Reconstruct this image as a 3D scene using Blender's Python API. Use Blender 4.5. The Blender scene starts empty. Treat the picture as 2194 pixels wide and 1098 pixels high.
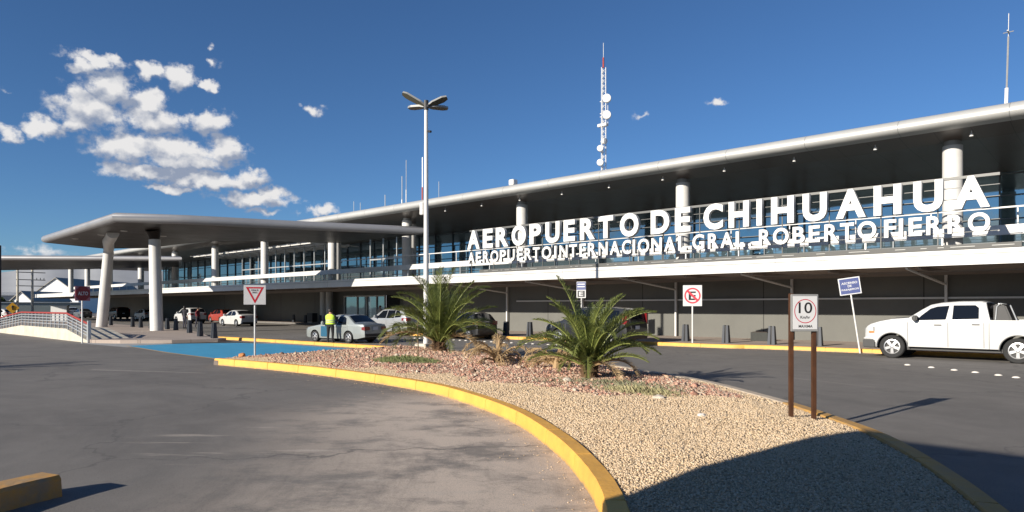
import bpy, bmesh, math, random
import numpy as np
from mathutils import Vector, Matrix, geometry
R = math.radians
random.seed(7); rng = np.random.default_rng(7)
S = bpy.context.scene
COL = S.collection

# ---------------------------------------------------------------- camera
cam = bpy.data.cameras.new('camera'); camo = bpy.data.objects.new('camera', cam); COL.objects.link(camo)
camo.location = (0, 0, 1.79); camo.rotation_euler = (R(90), 0, R(42.85))
cam.sensor_width = 36; cam.lens = 24.0; cam.shift_y = 109/2194; cam.clip_start = .05; cam.clip_end = 20000
S.camera = camo
# ---------------------------------------------------------------- light
SUN_EL, SUN_AZ = 19.0, 6.1        # the light travels towards +y, turned 6.1 deg to +x
W = bpy.data.worlds.new('World'); S.world = W; W.use_nodes = True
wn = W.node_tree; wn.nodes.clear()
def N(nt, t, **k):
    n = nt.nodes.new(t)
    for a, b in k.items():
        if a == 'i':
            for q, v in b.items(): n.inputs[q].default_value = v
        else: setattr(n, a, b)
    return n
def LK(nt, a, b): nt.links.new(a, b)
def math_(nt, op, a, b=None, c=None, clamp=False):
    n = nt.nodes.new('ShaderNodeMath'); n.operation = op; n.use_clamp = clamp
    for i, v in enumerate((a, b, c)):
        if v is None: continue
        if isinstance(v, (int, float)): n.inputs[i].default_value = v
        else: nt.links.new(v, n.inputs[i])
    return n.outputs[0]
sky = N(wn, 'ShaderNodeTexSky', sky_type='NISHITA', sun_disc=False)
sky.sun_elevation = R(SUN_EL); sky.sun_rotation = R(180+SUN_AZ)
sky.air_density = 1.0; sky.dust_density = .3; sky.ozone_density = 4.0; sky.altitude = 1300
tc = N(wn, 'ShaderNodeTexCoord'); sx = N(wn, 'ShaderNodeSeparateXYZ'); LK(wn, tc.outputs['Generated'], sx.inputs[0])
az = math_(wn, 'ARCTAN2', sx.outputs[0], sx.outputs[1]); el = math_(wn, 'ARCSINE', sx.outputs[2])
cv = N(wn, 'ShaderNodeCombineXYZ'); LK(wn, az, cv.inputs[0]); LK(wn, el, cv.inputs[1])
CL = [(-1.2904,.2998,.0385,.0085,1),(-1.3102,.291,.0148,.0085,1),(-1.2778,.2693,.0311,.0229,1),(-1.3028,.241,.0394,.0229,1),(-1.3151,.2244,.0197,.0109,1),(-1.2008,.2925,.0269,.0112,1),(-1.17,.2885,.0126,.0074,1),(-1.2334,.2969,.0194,.0083,1),(-1.2361,.2585,.0216,.018,1),(-1.2334,.239,.0337,.017,1),(-1.17,.2433,.0288,.0152,1),(-1.2624,.1996,.0402,.0194,1),(-1.2091,.2028,.0477,.0176,1),(-1.1441,.2088,.0265,.018,1),(-1.198,.1903,.0745,.013,1),(-1.2467,.1723,.0459,.0105,1),(-1.1756,.1682,.073,.0121,1),(-1.1146,.1725,.0253,.0136,1),(-1.2145,.1544,.0304,.0048,1),(-1.1087,.146,.0487,.0094,1),(-1.0876,.1553,.0214,.0088,1),(-1.3484,.2127,.0198,.0129,1),(-1.3847,.2006,.0125,.0095,1),(-1.0331,.2676,.0126,.0085,.75),(-1.1614,.3164,.0081,.0068,.6),(-1.1614,.336,.0057,.0033,.5),(-.4551,.278,.0112,.0048,.6),(-.5601,.268,.0092,.0044,.45),(-1.0192,.1348,.0352,.009,.8),(-1.0966,.1297,.0244,.005,.7),(-1.369,.0533,.0515,.0055,.8),(-1.3825,.247,.0112,.0041,.3),(-1.3599,.0659,.0328,.0078,.5),
      (2.6,.10,.25,.03,.9),(3.0,.2,.2,.04,.8),(-2.6,.16,.3,.05,.9),(-3.0,.09,.2,.02,.8),(2.2,.3,.2,.05,.7),(-2.2,.3,.2,.04,.7)]
def cloud_field(vec):
    """max over the cloud puffs of weight*(1-d)"""
    acc = None
    for (a, e, ra, re, w) in CL:
        s = N(wn, 'ShaderNodeVectorMath', operation='SUBTRACT'); LK(wn, vec, s.inputs[0]); s.inputs[1].default_value = (a, e, 0)
        m = N(wn, 'ShaderNodeVectorMath', operation='MULTIPLY'); LK(wn, s.outputs[0], m.inputs[0]); m.inputs[1].default_value = (1/(ra*1.35), 1/(re*1.45), 0)
        l = N(wn, 'ShaderNodeVectorMath', operation='LENGTH'); LK(wn, m.outputs[0], l.inputs[0])
        v = math_(wn, 'MULTIPLY_ADD', l.outputs['Value'], -w, w)
        acc = v if acc is None else math_(wn, 'MAXIMUM', acc, v)
    return acc
def fbm(vec, sc, off=0, det=7, rough=.6):
    m = N(wn, 'ShaderNodeVectorMath', operation='MULTIPLY_ADD'); LK(wn, vec, m.inputs[0])
    m.inputs[1].default_value = (sc, sc*1.15, 1); m.inputs[2].default_value = (0, off, 0)
    n = N(wn, 'ShaderNodeTexNoise', i={'Scale': 1.0, 'Detail': det, 'Roughness': rough}); LK(wn, m.outputs[0], n.inputs['Vector'])
    return n.outputs['Fac']
wv = N(wn, 'ShaderNodeTexNoise', i={'Scale': 60.0, 'Detail': 3}); LK(wn, cv.outputs[0], wv.inputs['Vector'])
wsub = N(wn, 'ShaderNodeVectorMath', operation='MULTIPLY_ADD'); LK(wn, wv.outputs['Color'], wsub.inputs[0]); wsub.inputs[1].default_value = (.030, .024, 0)
wadd = N(wn, 'ShaderNodeVectorMath', operation='ADD'); LK(wn, cv.outputs[0], wadd.inputs[0]); wadd.inputs[1].default_value = (-.015, -.012, 0)
LK(wn, wadd.outputs[0], wsub.inputs[2])
cf = cloud_field(wsub.outputs[0])
wup = N(wn, 'ShaderNodeVectorMath', operation='ADD'); LK(wn, wsub.outputs[0], wup.inputs[0]); wup.inputs[1].default_value = (-.006, .013, 0)
cf2 = cloud_field(wup.outputs[0])
n1 = fbm(cv.outputs[0], 36, 0, 9, .6); n2 = fbm(cv.outputs[0], 30, .32, 4, .5); n1b = fbm(cv.outputs[0], 30, 0, 4, .5); n3 = fbm(cv.outputs[0], 12, 3.1, 3)
dens = math_(wn, 'ADD', math_(wn, 'MULTIPLY', cf, 1.25), math_(wn, 'MULTIPLY', math_(wn, 'SUBTRACT', n1, .5), 2.6))
mr = N(wn, 'ShaderNodeMapRange', interpolation_type='SMOOTHSTEP', i={'From Min': .08, 'From Max': .74}); LK(wn, dens, mr.inputs[0])
near = math_(wn, 'MULTIPLY', math_(wn, 'ADD', cf, .12), 5, clamp=True)
alpha = math_(wn, 'MULTIPLY', mr.outputs[0], near, clamp=True)
alpha = math_(wn, 'MULTIPLY', alpha, math_(wn, 'MULTIPLY', math_(wn, 'ADD', cf, .42), 1.35, clamp=True))
sh1 = math_(wn, 'MULTIPLY', math_(wn, 'SUBTRACT', n1b, n2), 3.0)
sh2 = math_(wn, 'MULTIPLY', math_(wn, 'SUBTRACT', cf, cf2), 1.5)
shade = math_(wn, 'ADD', math_(wn, 'ADD', sh1, sh2), math_(wn, 'MULTIPLY_ADD', n3, 1.0, -.06), clamp=True)
ccol = N(wn, 'ShaderNodeMix', data_type='RGBA'); LK(wn, shade, ccol.inputs[0])
ccol.inputs[6].default_value = (.33, .39, .52, 1); ccol.inputs[7].default_value = (.93, .92, .92, 1)
tint = N(wn, 'ShaderNodeMix', data_type='RGBA', blend_type='MULTIPLY'); tint.inputs[0].default_value = 1
LK(wn, sky.outputs[0], tint.inputs[6]); tint.inputs[7].default_value = (.73, .95, 1.15, 1)
b1 = N(wn, 'ShaderNodeBackground', i={'Strength': .058}); LK(wn, tint.outputs[2], b1.inputs[0])
b2 = N(wn, 'ShaderNodeBackground', i={'Strength': .56}); LK(wn, ccol.outputs[2], b2.inputs[0])
mx = N(wn, 'ShaderNodeMixShader'); LK(wn, alpha, mx.inputs[0]); LK(wn, b1.outputs[0], mx.inputs[1]); LK(wn, b2.outputs[0], mx.inputs[2])
wo = N(wn, 'ShaderNodeOutputWorld'); LK(wn, mx.outputs[0], wo.inputs[0])
sl = bpy.data.lights.new('sun', 'SUN'); sl.energy = 5.0; sl.angle = R(.53); sl.color = (1, .92, .80)
so = bpy.data.objects.new('sun', sl); COL.objects.link(so)
sdir = Vector((math.sin(R(SUN_AZ))*math.cos(R(SUN_EL)), math.cos(R(SUN_AZ))*math.cos(R(SUN_EL)), -math.sin(R(SUN_EL))))
so.rotation_euler = sdir.to_track_quat('-Z', 'Y').to_euler(); so.location = (-5, -30, 30)
S.view_settings.view_transform = 'Standard'; S.view_settings.look = 'None'; S.view_settings.exposure = .65; S.view_settings.gamma = 1

# ---------------------------------------------------------------- materials
MATS = {}
def mat(name, col, rough=.6, metal=0, var=0, vs=3, bump=0, bs=40, coat=0, spec=.5, col2=None, stretch=None, trans=0):
    if name in MATS: return MATS[name]
    m = bpy.data.materials.new(name); m.use_nodes = True; nt = m.node_tree
    b = nt.nodes['Principled BSDF']
    b.inputs['Base Color'].default_value = (*col, 1); b.inputs['Roughness'].default_value = rough
    b.inputs['Metallic'].default_value = metal; b.inputs['Specular IOR Level'].default_value = spec
    if coat: b.inputs['Coat Weight'].default_value = coat; b.inputs['Coat Roughness'].default_value = .04
    t = N(nt, 'ShaderNodeTexCoord'); vec = t.outputs['Object']
    if stretch:
        mp = N(nt, 'ShaderNodeMapping', i={'Scale': stretch}); LK(nt, vec, mp.inputs[0]); vec = mp.outputs[0]
    if var or col2:
        n = N(nt, 'ShaderNodeTexNoise', i={'Scale': vs, 'Detail': 6, 'Roughness': .65}); LK(nt, vec, n.inputs['Vector'])
        r = N(nt, 'ShaderNodeMapRange', i={'From Min': .32, 'From Max': .68}); LK(nt, n.outputs['Fac'], r.inputs[0])
        mxx = N(nt, 'ShaderNodeMix', data_type='RGBA'); LK(nt, r.outputs[0], mxx.inputs[0])
        c2 = col2 or tuple(c*(1-var) for c in col)
        mxx.inputs[6].default_value = (*c2, 1); mxx.inputs[7].default_value = (*(c*(1+var*.5) for c in col), 1) if not col2 else (*col, 1)
        LK(nt, mxx.outputs[2], b.inputs['Base Color'])
        r2 = N(nt, 'ShaderNodeMapRange', i={'To Min': max(rough-.08, .02), 'To Max': min(rough+.12, 1)}); LK(nt, n.outputs['Fac'], r2.inputs[0]); LK(nt, r2.outputs[0], b.inputs['Roughness'])
    if bump:
        n = N(nt, 'ShaderNodeTexNoise', i={'Scale': bs, 'Detail': 4}); LK(nt, vec, n.inputs['Vector'])
        bb = N(nt, 'ShaderNodeBump', i={'Strength': bump, 'Distance': .02}); LK(nt, n.outputs['Fac'], bb.inputs['Height']); LK(nt, bb.outputs[0], b.inputs['Normal'])
    if trans:
        tr = N(nt, 'ShaderNodeBsdfTranslucent', i={'Color': (*(min(1, c*2.2) for c in col), 1)}); ms = N(nt, 'ShaderNodeMixShader', i={0: trans})
        LK(nt, b.outputs[0], ms.inputs[1]); LK(nt, tr.outputs[0], ms.inputs[2]); LK(nt, ms.outputs[0], nt.nodes['Material Output'].inputs[0])
    MATS[name] = m; return m
def seam_mat(name, col, axis, period, width, rough, metal=0, var=.1, dark=.35):
    """sheet metal or panels with thin joints every `period` metres"""
    m = mat(name, col, rough, metal, var, .6); nt = m.node_tree; b = nt.nodes['Principled BSDF']
    t = N(nt, 'ShaderNodeTexCoord'); s = N(nt, 'ShaderNodeSeparateXYZ'); LK(nt, t.outputs['Object'], s.inputs[0])
    f = None
    for ax, pe in zip(axis, period):
        q = math_(nt, 'LESS_THAN', math_(nt, 'FRACT', math_(nt, 'DIVIDE', s.outputs['XYZ'.index(ax)], pe)), width/pe)
        f = q if f is None else math_(nt, 'MAXIMUM', f, q)
    src = b.inputs['Base Color'].links[0].from_socket
    x = N(nt, 'ShaderNodeMix', data_type='RGBA', blend_type='MULTIPLY'); LK(nt, math_(nt, 'MULTIPLY', f, 1-dark), x.inputs[0]); LK(nt, src, x.inputs[6]); x.inputs[7].default_value = (dark*.3, dark*.3, dark*.3, 1)
    LK(nt, x.outputs[2], b.inputs['Base Color']); return m
WHITE = mat('white_paint', (.62, .61, .59), .45, var=.07, vs=1.2)
COLW = mat('column_white', (.58, .57, .55), .5, var=.08, vs=1.0)
FASC = seam_mat('fascia_white', (.60, .59, .57), 'X', (11.6,), .03, .4, var=.12)
ROOFE = seam_mat('roof_edge_metal', (.44, .44, .425), 'X', (3.7,), .03, .46, .25, .06, .5)
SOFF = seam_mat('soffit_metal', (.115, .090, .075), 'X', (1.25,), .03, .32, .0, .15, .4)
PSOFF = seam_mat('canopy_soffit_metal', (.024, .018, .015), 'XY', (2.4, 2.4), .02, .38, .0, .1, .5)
WALL = seam_mat('wall_panels', (.130, .129, .117), 'X', (7.2,), .05, .8, 0, .12, .3)
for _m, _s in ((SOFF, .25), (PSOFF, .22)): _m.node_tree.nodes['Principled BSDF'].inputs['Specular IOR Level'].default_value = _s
WSOF = mat('lower_soffit', (.27, .22, .185), .7, var=.12, vs=.8)
STEEL = mat('galvanised_steel', (.55, .56, .56), .4, .6, var=.12, vs=4)
GREYM = mat('grey_metal', (.30, .30, .29), .5, .3, var=.1, vs=4)
DARKM = mat('dark_metal', (.035, .036, .04), .5, .2, var=.2, vs=4)
BLACK = mat('black_plastic', (.018, .018, .019), .5)
RUBBER = mat('tyre_rubber', (.022, .022, .022), .85, var=.2, vs=20)
RIM = mat('alloy', (.62, .62, .63), .28, .85)
CHROME = mat('chrome', (.75, .75, .76), .12, 1)
def kerb_paint(name, col, chips=.69):
    m = mat(name, col, .6, var=.13, vs=2.2, bump=.3, bs=22); nt = m.node_tree; b = nt.nodes['Principled BSDF']
    t = N(nt, 'ShaderNodeTexCoord'); src = b.inputs['Base Color'].links[0].from_socket
    def nz(sc, det, rough, lo, hi):
        n = N(nt, 'ShaderNodeTexNoise', i={'Scale': sc, 'Detail': det, 'Roughness': rough}); LK(nt, t.outputs['Object'], n.inputs['Vector'])
        r = N(nt, 'ShaderNodeMapRange', i={'From Min': lo, 'From Max': hi}); LK(nt, n.outputs['Fac'], r.inputs[0]); return r.outputs[0]
    def mx_(f, a, c):
        x = N(nt, 'ShaderNodeMix', data_type='RGBA'); LK(nt, f, x.inputs[0]); LK(nt, a, x.inputs[6]); x.inputs[7].default_value = (*c, 1); return x.outputs[2]
    c = mx_(math_(nt, 'MULTIPLY', nz(1.3, 8, .75, .45, .75), .35), src, (.34, .19, .06))
    c = mx_(nz(7, 6, .75, chips-.03, chips+.01), c, (.40, .34, .27))
    s_ = N(nt, 'ShaderNodeSeparateXYZ'); LK(nt, t.outputs['Object'], s_.inputs[0])
    lowf = N(nt, 'ShaderNodeMapRange', i={'From Min': .045, 'From Max': .0}); LK(nt, s_.outputs[2], lowf.inputs[0])
    c = mx_(math_(nt, 'MULTIPLY', lowf.outputs[0], nz(9, 5, .7, .3, .6)), c, (.22, .17, .12))
    LK(nt, c, b.inputs['Base Color']); return m
YEL = kerb_paint('yellow_kerb_paint', (.74, .39, .07))
KERBC = mat('bare_kerb_concrete', (.46, .38, .29), .9, var=.2, vs=5, bump=.3, bs=40)
CONC = mat('concrete', (.50, .46, .38), .9, var=.2, vs=1.5, bump=.2, bs=30)
APRON = mat('pale_concrete_strip', (.33, .33, .32), .85, var=.18, vs=1.2)
REDP = mat('red_paint', (.30, .035, .025), .5, var=.15, vs=6)
BROWN = mat('brown_post_paint', (.075, .030, .012), .55, .1, var=.35, vs=7, bump=.2, bs=30)
SIGNW = mat('sign_white', (.56, .56, .56), .45, var=.06, vs=6)
SIGNR = mat('sign_red', (.48, .012, .025), .45)
SIGNK = mat('sign_black', (.012, .012, .012), .5)
SIGNB = mat('sign_blue', (.05, .07, .20), .5, var=.2, vs=8)
LETT = mat('letter_white', (.62, .615, .60), .45)
LETS = mat('letter_side', (.55, .55, .54), .5)
GLASSC = mat('car_glass', (.006, .008, .012), .07, spec=.35)
def glassmat():
    m = mat('facade_glass', (.25, .35, .40), .03, .85)
    nt = m.node_tree; b = nt.nodes['Principled BSDF']
    t = N(nt, 'ShaderNodeTexCoord')
    mp = N(nt, 'ShaderNodeMapping', i={'Scale': (.9, 1, .7)}); LK(nt, t.outputs['Object'], mp.inputs[0])
    n = N(nt, 'ShaderNodeTexNoise', i={'Scale': 1.0, 'Detail': 2}); LK(nt, mp.outputs[0], n.inputs['Vector'])
    bb = N(nt, 'ShaderNodeBump', i={'Strength': .06, 'Distance': .05}); LK(nt, n.outputs['Fac'], bb.inputs['Height']); LK(nt, bb.outputs[0], b.inputs['Normal'])
    return m
GLASS = glassmat()
MULL = mat('mullion', (.10, .11, .12), .4, .5)
INTER = mat('dark_opening', (.012, .012, .013), .8)

# ---------------------------------------------------------------- mesh helpers
class MB:
    def __init__(s): s.v = []; s.f = []; s.m = []
    def add(s, vs, fs, mi=0):
        o = len(s.v); s.v += [tuple(p) for p in vs]; s.f += [tuple(i+o for i in f) for f in fs]; s.m += [mi]*len(fs); return s
    def box(s, x0, x1, y0, y1, z0, z1, mi=0, M=None):
        vs = [Vector((x, y, z)) for x in (x0, x1) for y in (y0, y1) for z in (z0, z1)]
        if M: vs = [M @ p for p in vs]
        return s.add(vs, [(0,1,3,2),(4,6,7,5),(0,4,5,1),(2,3,7,6),(0,2,6,4),(1,5,7,3)], mi)
    def tube(s, pts, rad, n=10, mi=0, cap=True):
        pts = [Vector(p) for p in pts]; rs = rad if isinstance(rad, (list, tuple)) else [rad]*len(pts)
        vs = []; up = None
        for i, p in enumerate(pts):
            d = (pts[min(i+1, len(pts)-1)]-pts[max(i-1, 0)]).normalized()
            if up is None: up = Vector((0, 0, 1)) if abs(d.z) < .9 else Vector((1, 0, 0))
            a = d.cross(up).normalized(); b = d.cross(a).normalized()
            vs += [p+(a*math.cos(t*2*math.pi/n)+b*math.sin(t*2*math.pi/n))*rs[i] for t in range(n)]
        fs = [(i*n+j, i*n+(j+1) % n, (i+1)*n+(j+1) % n, (i+1)*n+j) for i in range(len(pts)-1) for j in range(n)]
        if cap: fs += [tuple(range(n))[::-1], tuple(range((len(pts)-1)*n, len(pts)*n))]
        return s.add(vs, fs, mi)
    def prism(s, poly, z0, z1, mi=0, mtop=None):
        n = len(poly); vs = [(x, y, z0) for x, y in poly]+[(x, y, z1) for x, y in poly]
        s.add(vs, [(i, (i+1) % n, (i+1) % n+n, i+n) for i in range(n)], mi)
        s.add(vs[n:], [tuple(range(n))], mi if mtop is None else mtop); s.add(vs[:n], [tuple(range(n))[::-1]], mi); return s
    def lathe(s, prof, n=20, mi=0, M=None):
        vs = [Vector((r*math.cos(a), r*math.sin(a), z)) for r, z in prof for a in [2*math.pi*k/n for k in range(n)]]
        if M: vs = [M @ p for p in vs]
        k = len(prof); return s.add(vs, [(i*n+j, i*n+(j+1) % n, (i+1)*n+(j+1) % n, (i+1)*n+j) for i in range(k-1) for j in range(n)], mi)
    def obj(s, name, mats, parent=None, smooth=None, bevel=0):
        me = bpy.data.meshes.new(name); me.from_pydata(s.v, [], s.f)
        if not isinstance(mats, (list, tuple)): mats = [mats]
        for m in mats: me.materials.append(m)
        if len(mats) > 1: me.polygons.foreach_set('material_index', s.m)
        bm = bmesh.new(); bm.from_mesh(me); bmesh.ops.recalc_face_normals(bm, faces=bm.faces)
        if bevel: bmesh.ops.bevel(bm, geom=[e for e in bm.edges if len(e.link_faces) == 2 and e.calc_face_angle(0) > .6], offset=bevel, segments=2, affect='EDGES', clamp_overlap=True)
        bm.to_mesh(me); bm.free()
        if smooth is not None:
            me.shade_smooth(); me.set_sharp_from_angle(angle=R(smooth))
        o = bpy.data.objects.new(name, me); COL.objects.link(o)
        if parent: o.parent = parent
        return o
def empty(name, loc=(0, 0, 0), rz=0):
    o = bpy.data.objects.new(name, None); COL.objects.link(o); o.location = loc; o.rotation_euler = (0, 0, rz); o.empty_display_size = .3; return o
def tag(o, label=None, cat=None, group=None, kind=None):
    for k, v in (('label', label), ('category', cat), ('group', group), ('kind', kind)):
        if v: o[k] = v
    return o
def kids(o): return [c for c in list(o.children)]
def copy_tree(o, parent=None):
    c = o.copy(); COL.objects.link(c); c.parent = parent
    for k in KID.get(o.name, []) or kids(o): copy_tree(k, c)
    return c
KID = {}
def text_mesh(body, bold=0, depth=.02):
    cu = bpy.data.curves.new('txt', 'FONT'); cu.body = body; cu.offset = bold; cu.extrude = depth; cu.align_x = 'LEFT'; cu.resolution_u = 4
    o = bpy.data.objects.new('txt', cu); COL.objects.link(o)
    dg = bpy.context.evaluated_depsgraph_get(); me = bpy.data.meshes.new_from_object(o.evaluated_get(dg))
    bpy.data.objects.remove(o); bpy.data.curves.remove(cu); return me
def place_text(body, x0, x1, z0, z1, y, mats, parent, name='lettering', bold=.012, depth=.004, sides=False):
    """flat or raised writing fitted into x0..x1, z0..z1 on a plane that faces -y"""
    me = text_mesh(body, bold, depth); n = len(me.vertices)
    co = np.zeros(n*3); me.vertices.foreach_get('co', co); co = co.reshape(-1, 3)
    mn, mxx = co.min(0), co.max(0)
    out = np.zeros_like(co)
    out[:, 0] = x0+(co[:, 0]-mn[0])/(mxx[0]-mn[0])*(x1-x0)
    out[:, 2] = z0+(co[:, 1]-mn[1])/(mxx[1]-mn[1])*(z1-z0)
    out[:, 1] = y-co[:, 2]
    me.vertices.foreach_set('co', out.ravel()); me.name = name
    for m in mats: me.materials.append(m)
    if len(mats) > 1:
        for p in me.polygons: p.material_index = 0 if abs(p.normal.y) > .7 else 1
    o = bpy.data.objects.new(name, me); COL.objects.link(o); o.parent = parent; return o

# ================================================================ SETTING
def asphalt():
    m = bpy.data.materials.new('asphalt'); m.use_nodes = True; nt = m.node_tree; b = nt.nodes['Principled BSDF']
    t = N(nt, 'ShaderNodeTexCoord'); P = t.outputs['Object']
    def noise(sc, det=5, rough=.6, vec=None, mp=None):
        v = vec or P
        if mp:
            q = N(nt, 'ShaderNodeMapping', i=mp); LK(nt, v, q.inputs[0]); v = q.outputs[0]
        n = N(nt, 'ShaderNodeTexNoise', i={'Scale': sc, 'Detail': det, 'Roughness': rough}); LK(nt, v, n.inputs['Vector']); return n.outputs['Fac']
    def mr(v, a, b_, lo=0, hi=1, sm=True):
        n = N(nt, 'ShaderNodeMapRange', i={'From Min': a, 'From Max': b_, 'To Min': lo, 'To Max': hi})
        if sm: n.interpolation_type = 'SMOOTHSTEP'
        LK(nt, v, n.inputs[0]); return n.outputs[0]
    def mix(f, a, b_, bt='MIX'):
        n = N(nt, 'ShaderNodeMix', data_type='RGBA', blend_type=bt)
        for i, v in ((0, f), (6, a), (7, b_)):
            if isinstance(v, (tuple, float, int)): n.inputs[i].default_value = v if not isinstance(v, tuple) else (*v, 1)
            else: LK(nt, v, n.inputs[i])
        return n.outputs[2]
    c = mix(mr(noise(.22, 6), .35, .68), (.100, .090, .080), (.158, .144, .128))
    c = mix(mr(noise(1.6, 6, .7), .38, .72, 0, .55), c, (.190, .176, .158))
    # polar coordinates about the centre of the kerb's curve: tyre tracks and dust follow it
    s = N(nt, 'ShaderNodeSeparateXYZ'); LK(nt, P, s.inputs[0])
    dx = math_(nt, 'ADD', s.outputs[0], 13.5); dy = math_(nt, 'ADD', s.outputs[1], 4.0)
    dist = math_(nt, 'SQRT', math_(nt, 'ADD', math_(nt, 'MULTIPLY', dx, dx), math_(nt, 'MULTIPLY', dy, dy)))
    ang = math_(nt, 'ARCTAN2', dy, dx)
    pv = N(nt, 'ShaderNodeCombineXYZ'); LK(nt, dist, pv.inputs[0]); LK(nt, math_(nt, 'MULTIPLY', ang, 2.2), pv.inputs[1])
    tr = mr(noise(1.5, 5, .6, pv.outputs[0]), .45, .7)
    c = mix(math_(nt, 'MULTIPLY', tr, .35), c, (.060, .056, .053))
    inside = math_(nt, 'LESS_THAN', dist, 13.9)
    def dotv(v):
        n = N(nt, 'ShaderNodeVectorMath', operation='DOT_PRODUCT'); LK(nt, P, n.inputs[0]); n.inputs[1].default_value = v; return n.outputs['Value']
    uv0 = N(nt, 'ShaderNodeCombineXYZ'); LK(nt, dotv((.733, .68, 0)), uv0.inputs[0]); LK(nt, dotv((-.68*1.35, .733*1.35, 0)), uv0.inputs[1])
    east = mr(s.outputs[0], -12.5, -9.2)
    dust = math_(nt, 'MULTIPLY', math_(nt, 'MULTIPLY', mr(dist, 8.6, 12.2), east), mr(noise(.75, 9, .76, uv0.outputs[0]), .36, .56, .2, 1))
    dust = math_(nt, 'MULTIPLY', dust, inside)
    c = mix(math_(nt, 'MULTIPLY', dust, .95), c, (.66, .54, .43))
    # pale streaks of grit across the lane
    uv = N(nt, 'ShaderNodeCombineXYZ'); LK(nt, dotv((.733*.5, .68*.5, 0)), uv.inputs[0]); LK(nt, dotv((-.68*3.2, .733*3.2, 0)), uv.inputs[1])
    st = mr(noise(1.0, 6, .62, uv.outputs[0]), .57, .70)
    box = math_(nt, 'MULTIPLY', mr(s.outputs[0], -10.8, -9.0), mr(s.outputs[1], 6.4, 5.0))
    box = math_(nt, 'MULTIPLY', math_(nt, 'MULTIPLY', box, inside), mr(s.outputs[1], 2.6, 3.8))
    c = mix(math_(nt, 'MULTIPLY', math_(nt, 'MULTIPLY', st, box), .85), c, (.55, .47, .39))
    st2 = mr(noise(.5, 6, .6, None, {'Scale': (.25, 2.6, 1)}), .55, .75, 0, .4)
    c = mix(st2, c, (.17, .155, .14))
    # fine cracks
    vo = N(nt, 'ShaderNodeTexVoronoi', feature='DISTANCE_TO_EDGE', i={'Scale': .16}); 
    wq = N(nt, 'ShaderNodeTexNoise', i={'Scale': 1.3, 'Detail': 5}); LK(nt, P, wq.inputs['Vector'])
    wa = N(nt, 'ShaderNodeVectorMath', operation='MULTIPLY_ADD'); LK(nt, wq.outputs['Color'], wa.inputs[0]); wa.inputs[1].default_value = (1.4, 1.4, 0); LK(nt, P, wa.inputs[2]); LK(nt, wa.outputs[0], vo.inputs['Vector'])
    cr = mr(vo.outputs['Distance'], .002, .0075, .6, 0)
    c = mix(cr, c, (.045, .042, .04))
    c = mix(mr(noise(.9, 7, .75, pv.outputs[0]), .52, .70, 0, .45), c, (.062, .058, .054))
    c = mix(mr(noise(5, 4, .8), .66, .72, 0, .5), c, (.30, .27, .24))
    ag = noise(90, 3, .7); c = mix(mr(ag, .35, .65, .0, .5), c, (.24, .225, .205))
    c = mix(mr(noise(42, 3, .85), .54, .68, 0, .5), c, (.035, .034, .033))
    LK(nt, c, b.inputs['Base Color']); b.inputs['Roughness'].default_value = .85
    bp = N(nt, 'ShaderNodeBump', i={'Strength': .5, 'Distance': .012}); LK(nt, noise(120, 3), bp.inputs['Height']); LK(nt, bp.outputs[0], b.inputs['Normal'])
    return m
g = MB(); g.add([(-6000, -6000, 0), (6000, -6000, 0), (6000, 6000, 0), (-6000, 6000, 0)], [(0, 1, 2, 3)])
tag(g.obj('ground', asphalt()), kind='structure')
h = MB(); cs = [(-3300, -900), (-3400, -300), (-3450, 150), (-3300, 500), (-3200, 900), (-2900, 1500), (-2500, 2200), (-1800, 2800)]
hs = [60, 130, 175, 140, 175, 150, 120, 60]; vs = []; k = 0
for i in range(len(cs)-1):
    for t in np.linspace(0, 1, 12, endpoint=False):
        x = cs[i][0]*(1-t)+cs[i+1][0]*t; y = cs[i][1]*(1-t)+cs[i+1][1]*t; z = hs[i]*(1-t)+hs[i+1]*t+12*math.sin(i*5+t*9)
        vs += [(x*.85, y*.85, -2), (x, y, z), (x*1.3, y*1.3, -2)]; k += 1
h.add(vs, [q for i in range(k-1) for q in ((3*i, 3*i+3, 3*i+4, 3*i+1), (3*i+1, 3*i+4, 3*i+5, 3*i+2))])
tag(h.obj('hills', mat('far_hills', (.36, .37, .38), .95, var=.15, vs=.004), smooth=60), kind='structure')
# hills behind the camera too: the glass mirrors them
h = MB(); vs = []; k = 0
for i, a in enumerate(np.linspace(-2.6, .3, 70)):
    zz = 90+60*math.sin(a*3.1)+35*math.sin(a*7.7)+14*math.sin(a*23)
    vs += [(2600*math.cos(a), 2600*math.sin(a), -2), (2900*math.cos(a), 2900*math.sin(a), zz), (3600*math.cos(a), 3600*math.sin(a), -2)]; k += 1
h.add(vs, [q for i in range(k-1) for q in ((3*i, 3*i+3, 3*i+4, 3*i+1), (3*i+1, 3*i+4, 3*i+5, 3*i+2))])
tag(h.obj('hills', mat('near_hills', (.10, .10, .10), .95, var=.15, vs=.004), smooth=60), kind='structure')

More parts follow.
